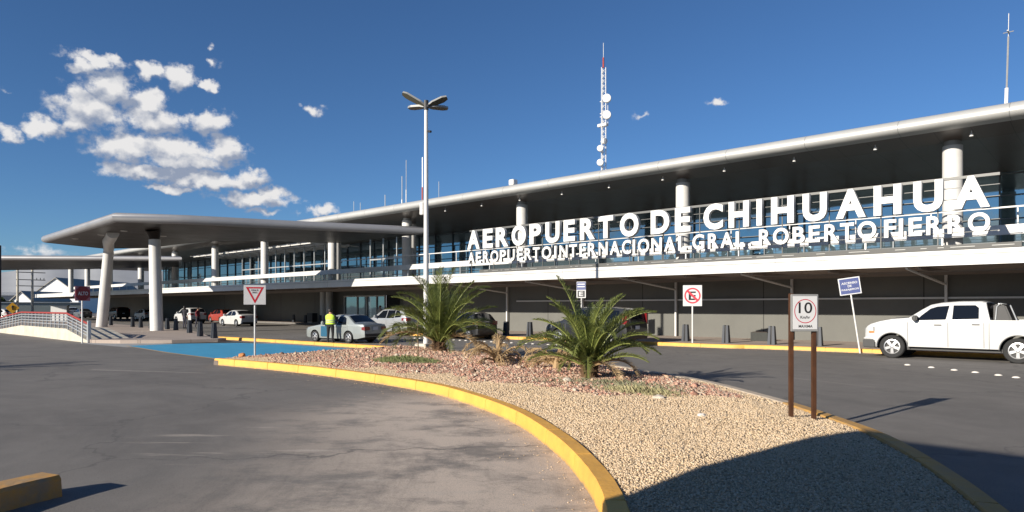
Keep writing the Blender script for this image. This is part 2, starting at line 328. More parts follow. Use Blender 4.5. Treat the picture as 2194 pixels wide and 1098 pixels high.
KERB = [(30, 29.4), (-8, 28.75), (-14, 27.95), (-25.5, 27.6), (-34, 27.0), (-40, 28.0), (-43.5, 30.0), (-47, 33.6), (-51, 36.0), (-57, 36.7), (-90, 36.9), (-150, 36.9)]
def strip(center, half_w, z0, z1_, closed=False):
    """kerb: a swept cross-section along a centre line, slightly battered"""
    pts = [Vector(p) for p in center]; m = MB(); vs = []; P2_ = []; acc = .4; fl = []
    for i, p in enumerate(pts):
        P2_.append(p); fl.append(0)
        if i < len(pts)-1:
            L_ = (pts[i+1]-p).length; acc += L_
            if acc > 1.45 and L_ > .08:
                acc = 0; q = p.lerp(pts[i+1], .5); d_ = (pts[i+1]-p)/L_*.011; P2_ += [q-d_, q-d_*.6, q+d_*.6, q+d_]; fl += [0, 1, 1, 0]
    pts = P2_
    for i, p in enumerate(pts):
        j0 = i-1; j1 = i+1
        if fl[i] or (i and fl[i-1]) or (i+1 < len(fl) and fl[i+1]): j0 -= 3; j1 += 3
        d = (pts[min(j1, len(pts)-1)]-pts[max(j0, 0)]).normalized(); n = Vector((-d.y, d.x))
        hw = half_w*(.9 if fl[i] else 1); z1 = z1_-(.014 if fl[i] else 0)
        for (o, z) in ((hw*1.18, z0), (hw*1.06, z1-.03), (hw*.86, z1), (-hw*.86, z1), (-hw*1.06, z1-.03), (-hw*1.18, z0)):
            q = p+n*o; vs.append((q.x, q.y, z))
    k = len(pts); fs = [(i*6+j, i*6+j+1, (i+1)*6+j+1, (i+1)*6+j) for i in range(k-1) for j in range(5)]
    fs += [(0, 1, 2, 3, 4, 5), tuple(reversed([(k-1)*6+j for j in range(6)]))]
    return m.add(vs, fs)
def dense(pts, step=.35):
    out = []
    P = [Vector(p) for p in pts]; n = len(P)
    for i in range(n-1):
        p0, p1, p2, p3 = P[max(i-1, 0)], P[i], P[i+1], P[min(i+2, n-1)]
        m = max(1, int((p2-p1).length/step))
        for j in range(m):
            t = j/m
            q = .5*((2*p1)+(-p0+p2)*t+(2*p0-5*p1+4*p2-p3)*t*t+(-p0+3*p1-3*p2+p3)*t**3); out.append((q.x, q.y))
    out.append(tuple(P[-1])); return out
kd = dense(KERB, 1.0)
ki = next(i for i, p in enumerate(kd) if p[0] < -41)
tag(strip(kd[:ki+1], .11, -.01, .16).obj('kerb', YEL, smooth=30), 'long yellow painted kerb along the pavement in front of the terminal', 'kerb')
tag(strip(kd[ki:], .11, -.01, .16).obj('kerb', mat('grey_kerb', (.15, .14, .13), .9, var=.2, vs=3), smooth=30), 'unpainted dark kerb of the pavement at the entrance, under the canopy side', 'kerb')
pav = MB(); inner = [(x, y+.1) for x, y in kd]
poly = inner+[(-150, 39.5), (-44.0, 39.5), (-44.0, 35.2), (30, 35.2)]
pav.add([(x, y, .152) for x, y in poly], [tuple(range(len(poly)))])
PAVE = seam_mat('pavement_slabs', (.36, .295, .25), 'XY', (2.0, 2.0), .03, .85, 0, .15, .5)
tag(pav.obj('pavement', PAVE), kind='structure')
# portico island pavement on the left
ip = [(-38.2, 10.62), (-36.6, 11.4), (-35.0, 13.2), (-34.4, 15.2), (-35.2, 16.15), (-39, 17.3), (-46.2, 19.5), (-54, 21.8), (-60, 22.7), (-75, 24), (-97, 24), (-97, 10.62)]
ip = [(-38.2, 10.62), (-36.6, 11.4), (-35.0, 13.2), (-34.4, 15.2), (-35.0, 15.9), (-37.2, 16.0), (-43, 18.0), (-50, 19.9), (-55, 20.6), (-66, 21.5), (-97, 22), (-97, 10.62)]
p2 = MB(); p2.prism(ip, -.01, .17)
tag(p2.obj('pavement', PAVE), kind='structure')
p3 = MB(); p3.add([(x, y, .004) for x, y in [(-38.4, 10.1), (-33.0, 10.55), (-32.6, 13.5), (-33.6, 16.2), (-31, 16.75), (-24.6, 16.95), (-24.6, 16.7), (-33, 16.2), (-35, 15.4), (-36, 12.6), (-38.4, 10.62)]], [tuple(range(11))])
tag(p3.obj('path', APRON), kind='structure')
bl = MB(); bp_ = [(-34.1, 10.95), (-34.3, 13.3), (-33.0, 15.6), (-30.3, 16.45), (-25.0, 16.6), (-24.0, 16.2), (-23.6, 15.2), (-22.9, 12.2), (-22.6, 10.7), (-23.5, 10.35), (-28.0, 10.45)]
bl.add([(x, y, .009) for x, y in bp_], [tuple(range(len(bp_)))])
tag(bl.obj('painted_ground', mat('blue_ground_paint', (.045, .30, .50), .7, var=.14, vs=1.5)), kind='structure')
bl = MB(); n = len(bp_); cx = sum(p[0] for p in bp_)/n; cy = sum(p[1] for p in bp_)/n
o2 = [(x+(x-cx)*.02, y+(y-cy)*.04) for x, y in bp_]
bl.add([(x, y, .0065) for x, y in o2], [tuple(range(n))])
tag(bl.obj('painted_line', mat('tan_edge_paint', (.42, .30, .16), .8, var=.2, vs=3)), kind='structure')
k2 = strip(dense([(-37.6, 16.7), (-34, 16.95), (-28, 17.25), (-24.5, 17.35), (-22.6, 17.4)]), .13, -.01, .15)
tag(k2.obj('kerb', YEL, smooth=30), 'straight yellow kerb strip between the blue painted ground and the silver saloon', 'kerb')
bk = strip(dense([(-7.66, 1.78), (-7.48, 1.32), (-7.1, .75), (-6.4, .05), (-5.6, -.5)], .12), .15, -.01, .2)
tag(bk.obj('kerb', mat('chipped_yellow_paint', (.55, .27, .045), .7, col2=(.30, .22, .13), vs=5, bump=.4, bs=18), smooth=30), 'chipped yellow kerb end at the bottom left corner', 'kerb')

# island: outer lines
LK_ = [(-21.1, 9.23), (-17.76, 9.58), (-14.85, 9.66), (-11.33, 9.33), (-9.22, 8.7), (-7.19, 7.77), (-5.54, 6.69), (-4.38, 5.76), (-3.42, 4.82), (-2.6, 3.7), (-2.0, 2.4), (-1.5, .8), (-1.2, -1.0)]
RK_ = [(-22.3, 17.72), (-18.93, 17.03), (-15.4, 16.3), (-13.03, 15.9), (-11.03, 15.65), (-9.14, 14.73), (-7.08, 13.64), (-5.2, 12.14), (-4.19, 11.23), (-3.52, 10.53), (-2.69, 9.62), (-2.1, 8.74), (-1.53, 7.73), (-1.17, 7.01), (-.89, 6.39), (-.45, 5.1), (-.15, 3.5), (0, 1.5), (.05, -1.0)]
lk = dense(LK_); rk = dense(RK_)
def off(pts, d):
    out = []
    for i, p in enumerate(pts):
        a = Vector(pts[max(i-1, 0)]); b = Vector(pts[min(i+1, len(pts)-1)]); t = (b-a).normalized(); out.append((p[0]-t.y*d, p[1]+t.x*d))
    return out
lkc = off(lk, .09)
tag(strip(lkc, .095, -.01, .2).obj('kerb', YEL, smooth=30), 'curved yellow kerb sweeping along the left side of the gravel island', 'kerb')
ix = next(i for i, p in enumerate(rk) if p[0] > -4.7)
ro = off(rk, .09)
tag(strip(ro[ix:], .095, -.01, .19).obj('kerb', mat('worn_yellow_paint', (.50, .27, .055), .7, col2=(.36, .22, .09), vs=4, bump=.3, bs=20), smooth=30), 'worn yellow kerb along the right side of the gravel island, past the speed sign', 'kerb')
tag(strip(ro[:ix+1], .1, -.01, .19).obj('kerb', KERBC, smooth=30), 'bare concrete kerb behind the palms on the gravel island', 'kerb')
tipk = strip(dense([(-20.95, 9.2), (-21.3, 10.0), (-22.0, 11.5), (-22.6, 13.5), (-23.0, 15.6), (-22.5, 17.6)]), .08, -.01, .14)
tag(tipk.obj('kerb', mat('dark_kerb', (.16, .13, .11), .9, var=.2, vs=3), smooth=30), 'low unpainted kerb edge of the gravel island beside the blue ground', 'kerb')
outline = off(lk, .14)+off(rk, -.02)[::-1]
def inpoly(x, y, poly):
    x = np.asarray(x); y = np.asarray(y); c = np.zeros(x.shape, bool); n = len(poly); j = n-1
    for i in range(n):
        xi, yi = poly[i]; xj, yj = poly[j]
        t = ((yi > y) != (yj > y)) & (x < (xj-xi)*(y-yi)/((yj-yi) or 1e-9)+xi); c ^= t; j = i
    return c
OL = np.array(outline)
def edge_dist(x, y):
    best = np.full(np.shape(x), 1e9)
    for i in range(len(outline)):
        ax, ay = outline[i]; bx, by = outline[(i+1) % len(outline)]
        L2 = (bx-ax)**2+(by-ay)**2+1e-9; t = np.clip(((x-ax)*(bx-ax)+(y-ay)*(by-ay))/L2, 0, 1)
        best = np.minimum(best, np.hypot(x-ax-t*(bx-ax), y-ay-t*(by-ay)))
    return best
def mound(x, y): return .165+.085*np.clip(edge_dist(x, y)/.9, 0, 1)+.015*np.sin(x*2.1)*np.cos(y*1.7)
gx, gy = np.meshgrid(np.arange(-23, .3, .22), np.arange(-1, 18, .22)); gx = gx.ravel(); gy = gy.ravel()
ins = inpoly(gx, gy, outline) & (edge_dist(gx, gy) > .12)
pts = [Vector(p) for p in outline]+[Vector((a, b)) for a, b in zip(gx[ins], gy[ins])]
no = len(outline)
vs2, _, tris, *_ = geometry.delaunay_2d_cdt(pts, [(i, (i+1) % no) for i in range(no)], [], 1, 1e-5)
va = np.array([(v.x, v.y) for v in vs2]); zz = mound(va[:, 0], va[:, 1])
RED = [(-22.5, 9.9), (-20.28, 10.0), (-17, 10.1), (-14.4, 10.25), (-12.76, 10.5), (-11.4, 10.2), (-10.18, 10.2), (-8.9, 9.9), (-8.12, 10.15), (-7.2, 9.75), (-6.44, 9.95), (-5.6, 10.4), (-5.3, 11.2), (-5.5, 11.9), (-6.06, 12.5), (-6.9, 13.4), (-9, 14.6), (-11, 15.6), (-15, 16.5), (-22.5, 18)]
def inred(x, y): return inpoly(x+.35*np.sin(y*3.1+x), y+.25*np.sin(x*2.3)+.12*np.sin(x*7.1), RED)
isr = inred(va[:, 0], va[:, 1])
gm = MB(); gm.add([(a[0], a[1], z) for a, z in zip(va, zz)], [])
gm.f = [tuple(t) for t in tris]; gm.m = [1 if isr[list(t)].sum() > 1 else 0 for t in gm.f]
GB = mat('sand_under_gravel', (.46, .345, .22), .95, var=.35, vs=30, bump=.8, bs=70)
GR = mat('red_grit', (.36, .20, .15), .95, var=.35, vs=25, bump=.8, bs=60)
tag(gm.obj('island_ground', [GB, GR]), kind='structure')
def stone_mat(name, cols):
    m = bpy.data.materials.new(name); m.use_nodes = True; nt = m.node_tree; b = nt.nodes['Principled BSDF']; b.inputs['Roughness'].default_value = .9
    gi = N(nt, 'ShaderNodeNewGeometry'); r = N(nt, 'ShaderNodeValToRGB'); LK(nt, gi.outputs['Random Per Island'], r.inputs[0])
    e = r.color_ramp.elements; e[0].color = (*cols[0], 1); e[1].color = (*cols[-1], 1)
    for i, c in enumerate(cols[1:-1]): x = e.new((i+1)/(len(cols)-1)); x.color = (*c, 1)
    LK(nt, r.outputs[0], b.inputs['Base Color']); return m
def stones(name, x, y, rad, material, lift=.3):
    n = len(x); z = mound(x, y)
    base = np.array([(1, 0, 0), (0, 1, 0), (-1, 0, 0), (0, -1, 0), (0, 0, .75), (0, 0, -.6)])
    v = base[None]*rad[:, None, None]*rng.uniform(.6, 1.35, (n, 6, 1))
    v += rng.normal(0, .16, (n, 6, 3))*rad[:, None, None]
    a = rng.uniform(0, 6.28, n); t = rng.normal(0, .5, n)
    c, s = np.cos(a), np.sin(a); ct, st = np.cos(t), np.sin(t)
    X, Y, Z = v[..., 0], v[..., 1], v[..., 2]
    X, Z = X*ct[:, None]-Z*st[:, None], X*st[:, None]+Z*ct[:, None]
    X, Y = X*c[:, None]-Y*s[:, None], X*s[:, None]+Y*c[:, None]
    P = np.stack([X+x[:, None], Y+y[:, None], Z+(z+rad*lift)[:, None]], -1).reshape(-1, 3)
    f = np.array([(0, 1, 4), (1, 2, 4), (2, 3, 4), (3, 0, 4), (1, 0, 5), (2, 1, 5), (3, 2, 5), (0, 3, 5)])
    F = (f[None]+6*np.arange(n)[:, None, None]).reshape(-1, 3)
    me = bpy.data.meshes.new(name); me.vertices.add(len(P)); me.vertices.foreach_set('co', P.ravel())
    me.loops.add(F.size); me.loops.foreach_set('vertex_index', F.ravel().astype(np.int32))
    me.polygons.add(len(F)); me.polygons.foreach_set('loop_start', np.arange(0, F.size, 3, dtype=np.int32)); me.polygons.foreach_set('loop_total', np.full(len(F), 3, dtype=np.int32))
    me.update(calc_edges=True); me.materials.append(material)
    o = bpy.data.objects.new(name, me); COL.objects.link(o); return o
def scatter(dens, x0, x1, y0, y1, red):
    n = int(dens*(x1-x0)*(y1-y0)); x = rng.uniform(x0, x1, n); y = rng.uniform(y0, y1, n)
    k = inpoly(x, y, outline); x, y = x[k], y[k]; r = inred(x, y); k = r if red else ~r; return x[k], y[k]
xs, ys, rs = [], [], []
for d, y0, y1, a, b in ((2700, 3.4, 8, .007, .016), (1700, 8, 11, .009, .018), (700, 11, 14, .012, .022), (60, -1, 3.4, .02, .03)):
    x, y = scatter(d, -22, .2, y0, y1, False); xs.append(x); ys.append(y); rs.append(rng.uniform(a, b, len(x)))
SB = stone_mat('beige_stones', [(.30, .22, .14), (.58, .44, .28), (.64, .49, .32), (.55, .40, .25), (.67, .53, .37), (.48, .35, .22), (.70, .58, .43)])
tag(stones('gravel', np.concatenate(xs), np.concatenate(ys), np.concatenate(rs), SB), 'beige crushed gravel covering the near part of the island', 'gravel', kind='stuff')
def thin(x, y, r_):
    f = np.sin(x*1.3+.7*np.sin(y*1.9))*np.cos(y*1.7+.9*np.sin(x*1.1)); k = rng.uniform(0, 1, len(x)) < np.clip(1.05-.8*np.clip(f-.15, 0, 1)*1.4, .15, 1)
    big = rng.uniform(0, 1, len(x)) > .985; r_ = np.where(big, r_*2.3, r_); return x[k], y[k], r_[k]
xs, ys, rs = [], [], []
for d, y0, y1, a, b in ((800, 8.5, 12.5, .010, .032), (450, 12.5, 18, .014, .038)):
    x, y = scatter(d, -22.6, -4.5, y0, y1, True); xs.append(x); ys.append(y); rs.append(rng.uniform(a, b, len(x)))
SR = stone_mat('red_stones', [(.14, .075, .05), (.48, .24, .165), (.58, .35, .255), (.36, .17, .12), (.58, .45, .32), (.47, .31, .205), (.40, .30, .22), (.62, .53, .41)])
tag(stones('gravel', *thin(np.concatenate(xs), np.concatenate(ys), np.concatenate(rs)), SR), 'reddish volcanic gravel around the palms', 'gravel', kind='stuff')
_m0 = mound
def mound(x, y): return np.zeros(np.shape(x))
idx = rng.integers(10, len(lk)-8, 620); dd = -np.abs(rng.exponential(.22, 620))-.03; lka = np.array(lk); ofa = np.array(off(lk, 1.0))-lka
tag(stones('gravel', lka[idx, 0]+ofa[idx, 0]*dd+rng.normal(0, .1, 620), lka[idx, 1]+ofa[idx, 1]*dd+rng.normal(0, .1, 620), rng.uniform(.004, .011, 620), SB), 'loose grit spilled on the asphalt along the yellow kerb', 'grit', kind='stuff')
mound = _m0

# ================================================================ TERMINAL
T = empty('terminal_building', (0, 36, 0)); tag(T, 'long low airport terminal with sweeping metal roof, white fascia and mirrored glass upper floor', 'building')
T.location = (0, 0, 0)
X0, X1 = -135, 26
sec_edge = [(31.6, 9.47), (31.35, 9.42), (31.15, 9.33), (31.03, 9.2), (31.0, 9.08), (31.03, 8.97), (31.14, 8.88), (31.35, 8.82), (31.6, 8.80)]
def extr(sec, x0, x1, n=1, closed=False):
    m = MB(); k = len(sec); vs = []
    for i in range(n+1):
        x = x0+(x1-x0)*i/n; vs += [(x, y, z) for y, z in sec]
    fs = [(i*k+j, i*k+(j+1) % k, (i+1)*k+(j+1) % k, (i+1)*k+j) for i in range(n) for j in range(k if closed else k-1)]
    if closed: fs += [tuple(range(k)), tuple(range(n*k, n*k+k))[::-1]]
    return m.add(vs, fs)
extr(sec_edge+[(31.6, 9.47)], X0, X1, 40, True).obj('roof_edge', ROOFE, T, smooth=50)
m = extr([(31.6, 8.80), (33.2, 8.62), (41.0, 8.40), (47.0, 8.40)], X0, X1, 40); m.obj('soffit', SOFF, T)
MB().box(X0, X1, 31.6, 60, 9.0, 9.46).obj('roof', mat('roof_sheet', (.5, .5, .49), .5, .3, var=.1), T)
# glass upper storey
MB().box(-112, X1, 41.0, 41.3, 3.8, 8.45).obj('glass_wall', GLASS, T)
MB().box(-112.3, -112.0, 41.0, 60, 0, 8.45).obj('end_wall', WALL, T)
mm = MB()
for x in np.arange(-111, X1, 2.35): mm.box(x-.035, x+.035, 40.9, 41.02, 3.85, 8.4)
for z in (4.95, 6.1, 7.25, 8.30): mm.box(-112, X1, 40.92, 41.01, z-.03, z+.03)
mm.obj('mullions', MULL, T)
wf = MB()
for x0_, x1_ in ((-75, -55), (-50.5, -43)):
    for x in np.arange(x0_, x1_, 1.9): wf.box(x-.05, x+.05, 35.9, 36.02, 4.0, 7.9)
    wf.box(x0_, x1_, 35.86, 35.98, 5.9, 6.0)
wf.obj('screen_frame', STEEL, T)
tr = MB()
for y in (34.2, 35.6, 37.0, 38.4): tr.box(-84, -57.5, y-.06, y+.06, 7.75, 7.95)
for x in np.arange(-84, -57, 1.9): tr.tube([(x, 33.8, 7.85), (x+.9, 38.8, 7.7)], .05, 6)
tr.obj('roof_truss', WHITE, T)
# lower storey
fs_sec = [(29.0, 3.30), (29.0, 3.84), (29.05, 3.86), (29.3, 3.86), (29.3, 3.34), (29.05, 3.30)]
extr(fs_sec, -134, X1, 20, True).obj('fascia', FASC, T)
MB().box(-134, X1, 28.97, 28.999, 3.68, 3.70).obj('fascia_joint', GREYM, T)
MB().box(-134, X1, 29.3, 41.0, 3.34, 3.62).obj('deck', [WSOF], T)
MB().box(-134, X1, 29.32, 41.0, 3.622, 3.74).obj('deck_roofing', mat('deck_roofing', (.12, .12, .12), .8, var=.2), T)
pb = MB()
for x in np.arange(-133, X1, 3.25): pb.box(x-.06, x+.06, 29.3, 34.48, 3.20, 3.34)
for y in (30.6, 32.2, 33.6): pb.box(-133, X1, y-.05, y+.05, 3.14, 3.20)
pb.obj('soffit_beams', mat('beam_paint', (.24, .20, .17), .7, var=.1), T)
MB().box(-44, X1, 34.5, 34.8, 0, 3.34).obj('wall', WALL, T)
MB().box(-44.3, -44, 34.8, 39.3, 0, 3.34).obj('wall', WALL, T)
MB().box(-131, -59.4, 39.0, 39.3, 0, 3.34).obj('wall', WALL, T)
MB().box(-50.2, -44.3, 39.0, 39.3, 0, 3.34).obj('wall', WALL, T)
MB().box(-59.4, -50.2, 39.0, 39.3, 2.9, 3.34).obj('wall', WALL, T)
dr = MB().box(-59.4, -52.6, 39.12, 39.2, .15, 2.9).obj('entrance_door', GLASS, T)
fr = MB()
for x in (-59.35, -57.1, -55.5, -53.9, -52.6): fr.box(x-.05, x+.05, 39.02, 39.12, .15, 2.9)
fr.box(-59.4, -52.5, 39.0, 39.11, 2.78, 2.9); fr.obj('door_frame', WHITE, dr)
MB().box(-52.55, -50.2, 39.2, 39.25, .15, 2.9).obj('doorway', INTER, T)
# rail and slim posts on the lower wall
rl = MB(); rl.box(-31.5, X1, 34.40, 34.46, 2.14, 2.22); rl.obj('wall_rail', WHITE, T)
for x in (-32.3, -25.8, -19.3, -12.87, -6.3, .3, 6.9, 13.5):
    p = MB(); p.box(x-.05, x+.05, 34.26, 34.38, .15, 3.2); p.obj('slim_post', WHITE, T)
    MB().tube([(x, 34.3, 2.75), (x-.4, 29.4, 3.26)], .05, 6).obj('canopy_brace', WHITE, T)
# parapet band and rail on the deck, in front of the columns
MB().box(-126, X1, 32.45, 32.6, 4.60, 4.98).obj('parapet_band', FASC, T)
for x in np.arange(-125, X1, 2.9): MB().box(x-.03, x+.03, 32.5, 32.56, 3.74, 4.60).obj('parapet_post', STEEL, T)
hr = MB(); hr.box(-50, X1, 32.5, 32.56, 5.64, 5.70)
for x in np.arange(-50, X1, 2.9): hr.box(x-.02, x+.025, 32.5, 32.56, 4.98, 5.62)
hr.obj('terrace_rail', WHITE, T)
# columns
def column(x, y=33.2, r=.37):
    c = MB(); c.tube([(x, y, 3.74), (x, y, 8.45)], r, 24, 0); c.obj('column', COLW, T, smooth=40)
    c = MB(); c.tube([(x, y, 8.45), (x, y, 8.66)], .31, 20); c.obj('column_neck', GREYM, T, smooth=40)
for x in (5.6, -5.86, -18.25, -29.9, -41.9, -52.3, -64.5, -75.8, -87, -98.5, -111, -121.6, -130.4): column(x)
for x in (-43.4, -54.2): column(x, 34.9)
bb = MB(); bb.tube([(-129.5, 33.2, 3.74), (-129.5, 33.2, 3.75)], .3)
# small lamps hanging from the soffit
for x in (-36.18, -32.53, -29.1, -25.68, -22.27, -18.83, -15.36, -11.93, -8.5, -5.03, -1.6):
    s = MB(); s.tube([(x, 32.1, 8.8), (x, 32.1, 8.62)], .02, 6); s.tube([(x, 32.1, 8.66), (x, 32.1, 8.62), (x, 32.1, 8.52)], [.03, .06, .075], 10)
    s.obj('spot_lamp', WHITE, T, smooth=40)
for x in (-53.5, -56.9): pass
cc = MB(); cc.tube([(-60.9, 38.3, .15), (-60.9, 38.3, 3.34)], .35, 18); cc.obj('column', COLW, T, smooth=40)
cc = MB(); cc.tube([(-62.0, 38.3, .15), (-62.0, 38.3, 3.34)], .35, 18); cc.obj('column', COLW, T, smooth=40)

# entrance canopies ------------------------------------------------
def canopy(name, label, poly, z0=7.88, z1=8.55):
    E_ = empty(name, (sum(p[0] for p in poly)/len(poly), sum(p[1] for p in poly)/len(poly), 0)); tag(E_, label, 'canopy')
    n = len(poly); P = [Vector(p) for p in poly]; area = sum(P[i].x*P[(i+1) % n].y-P[(i+1) % n].x*P[i].y for i in range(n))
    if area < 0: P = P[::-1]
    def inset(d):
        out = []
        for i in range(n):
            a = (P[i]-P[i-1]).normalized(); b = (P[(i+1) % n]-P[i]).normalized()
            na = Vector((-a.y, a.x)); nb = Vector((-b.y, b.x)); q = (na+nb); q = q/(q.dot(na)) if q.dot(na) > .2 else na
            out.append(P[i]+q*d)
        return out
    lv = [(.30, z0), (.12, z0+.05), (.03, z0+.16), (0, (z0+z1)/2), (.03, z1-.16), (.12, z1-.05), (.30, z1)]
    m = MB(); o = E_.location
    vs = [(q.x-o.x, q.y-o.y, z) for d, z in lv for q in inset(d)]
    m.add(vs, [(i*n+j, i*n+(j+1) % n, (i+1)*n+(j+1) % n, (i+1)*n+j) for i in range(len(lv)-1) for j in range(n)])
    m.obj('roof_edge', mat('canopy_edge_metal', (.30, .30, .31), .40, .3, var=.08, vs=.6), E_, smooth=50)
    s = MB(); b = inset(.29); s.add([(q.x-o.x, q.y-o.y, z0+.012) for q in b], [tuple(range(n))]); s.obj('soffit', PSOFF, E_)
    s = MB(); b = inset(.29); s.add([(q.x-o.x, q.y-o.y, z1-.004) for q in b], [tuple(range(n))]); s.obj('roof_top', ROOFE, E_)
    return E_
P1 = dense([(-54.06, 16.31), (-51.6, 20.44), (-49.2, 26.7), (-44.5, 37.2)], 3)+[(-56.5, 36.8), (-60.5, 31.2), (-64.2, 27.4), (-76.0, 26.6), (-80.4, 23.4), (-76.8, 17.1)]
P1 = [(x*.86, y*.86) for x, y in P1]
C1 = canopy('entrance_canopy', 'large wing-shaped entrance canopy on two leaning white columns', P1, 7.03, 7.62)
def leaning(base, top, r0, r1, cap, parent):
    o = parent.location
    L = lambda p: (p[0]-o.x, p[1]-o.y, p[2])
    c = MB(); c.tube([L(base), L(top)], [r0, r1], 28); c.obj('column', COLW, parent, smooth=40)
    d = MB(); d.tube([L(top), L((top[0], top[1], top[2]+.12))], [r1*.55, r1*.55], 16); c2 = d.obj('pin_joint', DARKM, parent)
    e = MB(); e.tube([L(p) for p in cap[0]], cap[1], 24); e.obj('top_or_reflection', COLW if cap[2] else PSOFF, parent, smooth=50)
leaning((-49.55, 17.7, .15), (-49.95, 17.7, 6.40), .42, .37, ([(-49.95, 17.7, 6.45), (-49.95, 17.68, 6.75), (-49.9, 17.6, 7.06)], [.33, .40, .52], 0), C1)  # flared cone on top is modelled after the column's reflection in the soffit
leaning((-62.2, 18.0, .15), (-60.5, 18.0, 6.20), .42, .37, ([(-60.5, 18.0, 6.28), (-60.1, 17.9, 6.55), (-58.9, 17.5, 6.85), (-56.6, 17.0, 6.98), (-53.5, 16.2, 7.04)], [.36, .38, .40, .40, .40], 1), C1)
for p in ((-55.5, 16.0), (-60.2, 15.6), (-51.6, 16.3), (-57.2, 20.1), (-53.3, 19.5)):
    o = C1.location; q = MB(); q.tube([(p[0]-o.x, p[1]-o.y, 7.0), (p[0]-o.x, p[1]-o.y, 7.04)], .22, 14); q.obj('downlight', WHITE, C1)
P2 = dense([(-93.9, 36.7), (-101.56, 28.4), (-109.6, 19.9), (-117.5, 11.5)], 4)+[(-150, 14), (-141, 25), (-124.7, 34.9), (-107.5, 42)]
P2 = [(x*.8, y*.8) for x, y in P2]
C2 = canopy('entrance_canopy', 'distant second entrance canopy at the left edge behind the first', P2, 6.66, 7.2)
for b, t in (((-92, 13.5, .0), (-91.6, 13.5, 6.7)), ((-107, 14.5, 0), (-106.5, 14.5, 6.7))):
    o = C2.location; c = MB(); c.tube([(b[0]-o.x, b[1]-o.y, b[2]), (t[0]-o.x, t[1]-o.y, t[2])], .5, 20); c.obj('column', COLW, C2, smooth=40)

# airport sign ------------------------------------------------------
A = empty('airport_sign', (-17.3, 29.3, 3.86)); tag(A, 'big white raised capitals reading AEROPUERTO DE CHIHUAHUA on a steel frame above the fascia', 'sign'); AO = Vector(A.location)
fz = MB()
def ab(m, x0, x1, y0, y1, z0, z1): m.box(x0-AO.x, x1-AO.x, y0-AO.y, y1-AO.y, z0-AO.z, z1-AO.z)
ab(fz, -30.75, -3.75, 29.28, 29.36, 6.44, 6.54)
for z in (6.13, 5.72, 5.31, 4.90, 4.5): ab(fz, -30.75, -3.75, 29.30, 29.34, z-.012, z+.012)
for x in np.arange(-30.6, -4.2, 1.92): ab(fz, x-.016, x+.016, 29.30, 29.34, 3.86, 6.5)
fz.obj('frame', mat('frame_grey', (.11, .11, .105), .5, .2), A)
bs = MB(); ab(bs, -29.6, -3.1, 29.0, 29.2, 3.862, 4.04); bs.obj('base_channel', mat('base_channel_paint', (.085, .085, .08), .6, var=.15), A)
ds = MB(); x = -29.2
while x < -3.4:
    w = random.choice((.12, .2, .35, .5, .75)); ab(ds, x, min(x+w, -3.3), 28.985, 28.998, 3.94, 3.965); x += w+random.choice((.2, .35, .5, .9))
ds.obj('sunlit_dashes', GREYM, A)  # thin grey plates stand in for sunlit gaps along the strip
L1 = [('A',-30.67,-29.58),('E',-29.31,-28.47),('R',-28.22,-27.2),('O',-26.94,-25.83),('P',-25.56,-24.7),('U',-24.38,-23.38),('E',-23.1,-22.33),('R',-21.99,-21.02),('T',-20.82,-19.88),('O',-19.47,-18.37),('D',-17.68,-16.66),('E',-16.36,-15.56),('C',-14.9,-13.95),('H',-13.68,-12.74),('I',-12.4,-12.16),('H',-11.76,-10.8),('U',-10.44,-9.48),('A',-9.13,-8.02),('H',-7.74,-6.78),('U',-6.38,-5.42),('A',-5.11,-4.0)]
L2 = [('A',-30.65,-30.05),('E',-29.94,-29.5),('R',-29.32,-28.82),('O',-28.69,-28.04),('P',-27.91,-27.42),('U',-27.29,-26.73),('E',-26.52,-26.09),('R',-25.95,-25.42),('T',-25.33,-24.83),('O',-24.67,-23.99),('I',-23.77,-23.62),('N',-23.4,-22.85),('T',-22.73,-22.21),('E',-22.04,-21.62),('R',-21.49,-20.96),('N',-20.81,-20.24),('A',-20.1,-19.5),('C',-19.36,-18.83),('I',-18.73,-18.59),('O',-18.43,-17.79),('N',-17.66,-17.09),('A',-16.96,-16.36),('L',-16.2,-15.77),('G',-15.47,-14.87),('R',-14.69,-14.17),('A',-14.08,-13.47),('L',-13.36,-12.93),('.',-12.79,-12.65),('R',-12.3,-11.77),('O',-11.69,-11.02),('B',-10.86,-10.36),('E',-10.2,-9.76),('R',-9.58,-9.05),('T',-8.98,-8.46),('O',-8.33,-7.65),('F',-7.38,-6.96),('I',-6.87,-6.73),('E',-6.54,-6.1),('R',-5.96,-5.43),('R',-5.28,-4.76),('O',-4.66,-4.0)]
FC = {}
for row, (z0, z1), lb in ((L1, (5.32, 6.47), 'white raised letter %s of the large top row'), (L2, (4.45, 5.14), 'white raised letter %s of the small lower row')):
    for ch, x0, x1 in row:
        za, zb = z0, z1
        if ch in 'OCGU': za -= .015*(z1-z0); zb += (.015*(z1-z0) if ch != 'U' else 0)
        if ch == '.': zb = z0+.14
        o = place_text(ch, x0-AO.x, x1-AO.x, za-AO.z, zb-AO.z, 29.10-AO.y, [LETT, LETS], A, 'letter', bold=.044 if row is L1 else .026, depth=.10 if row is L1 else .07)
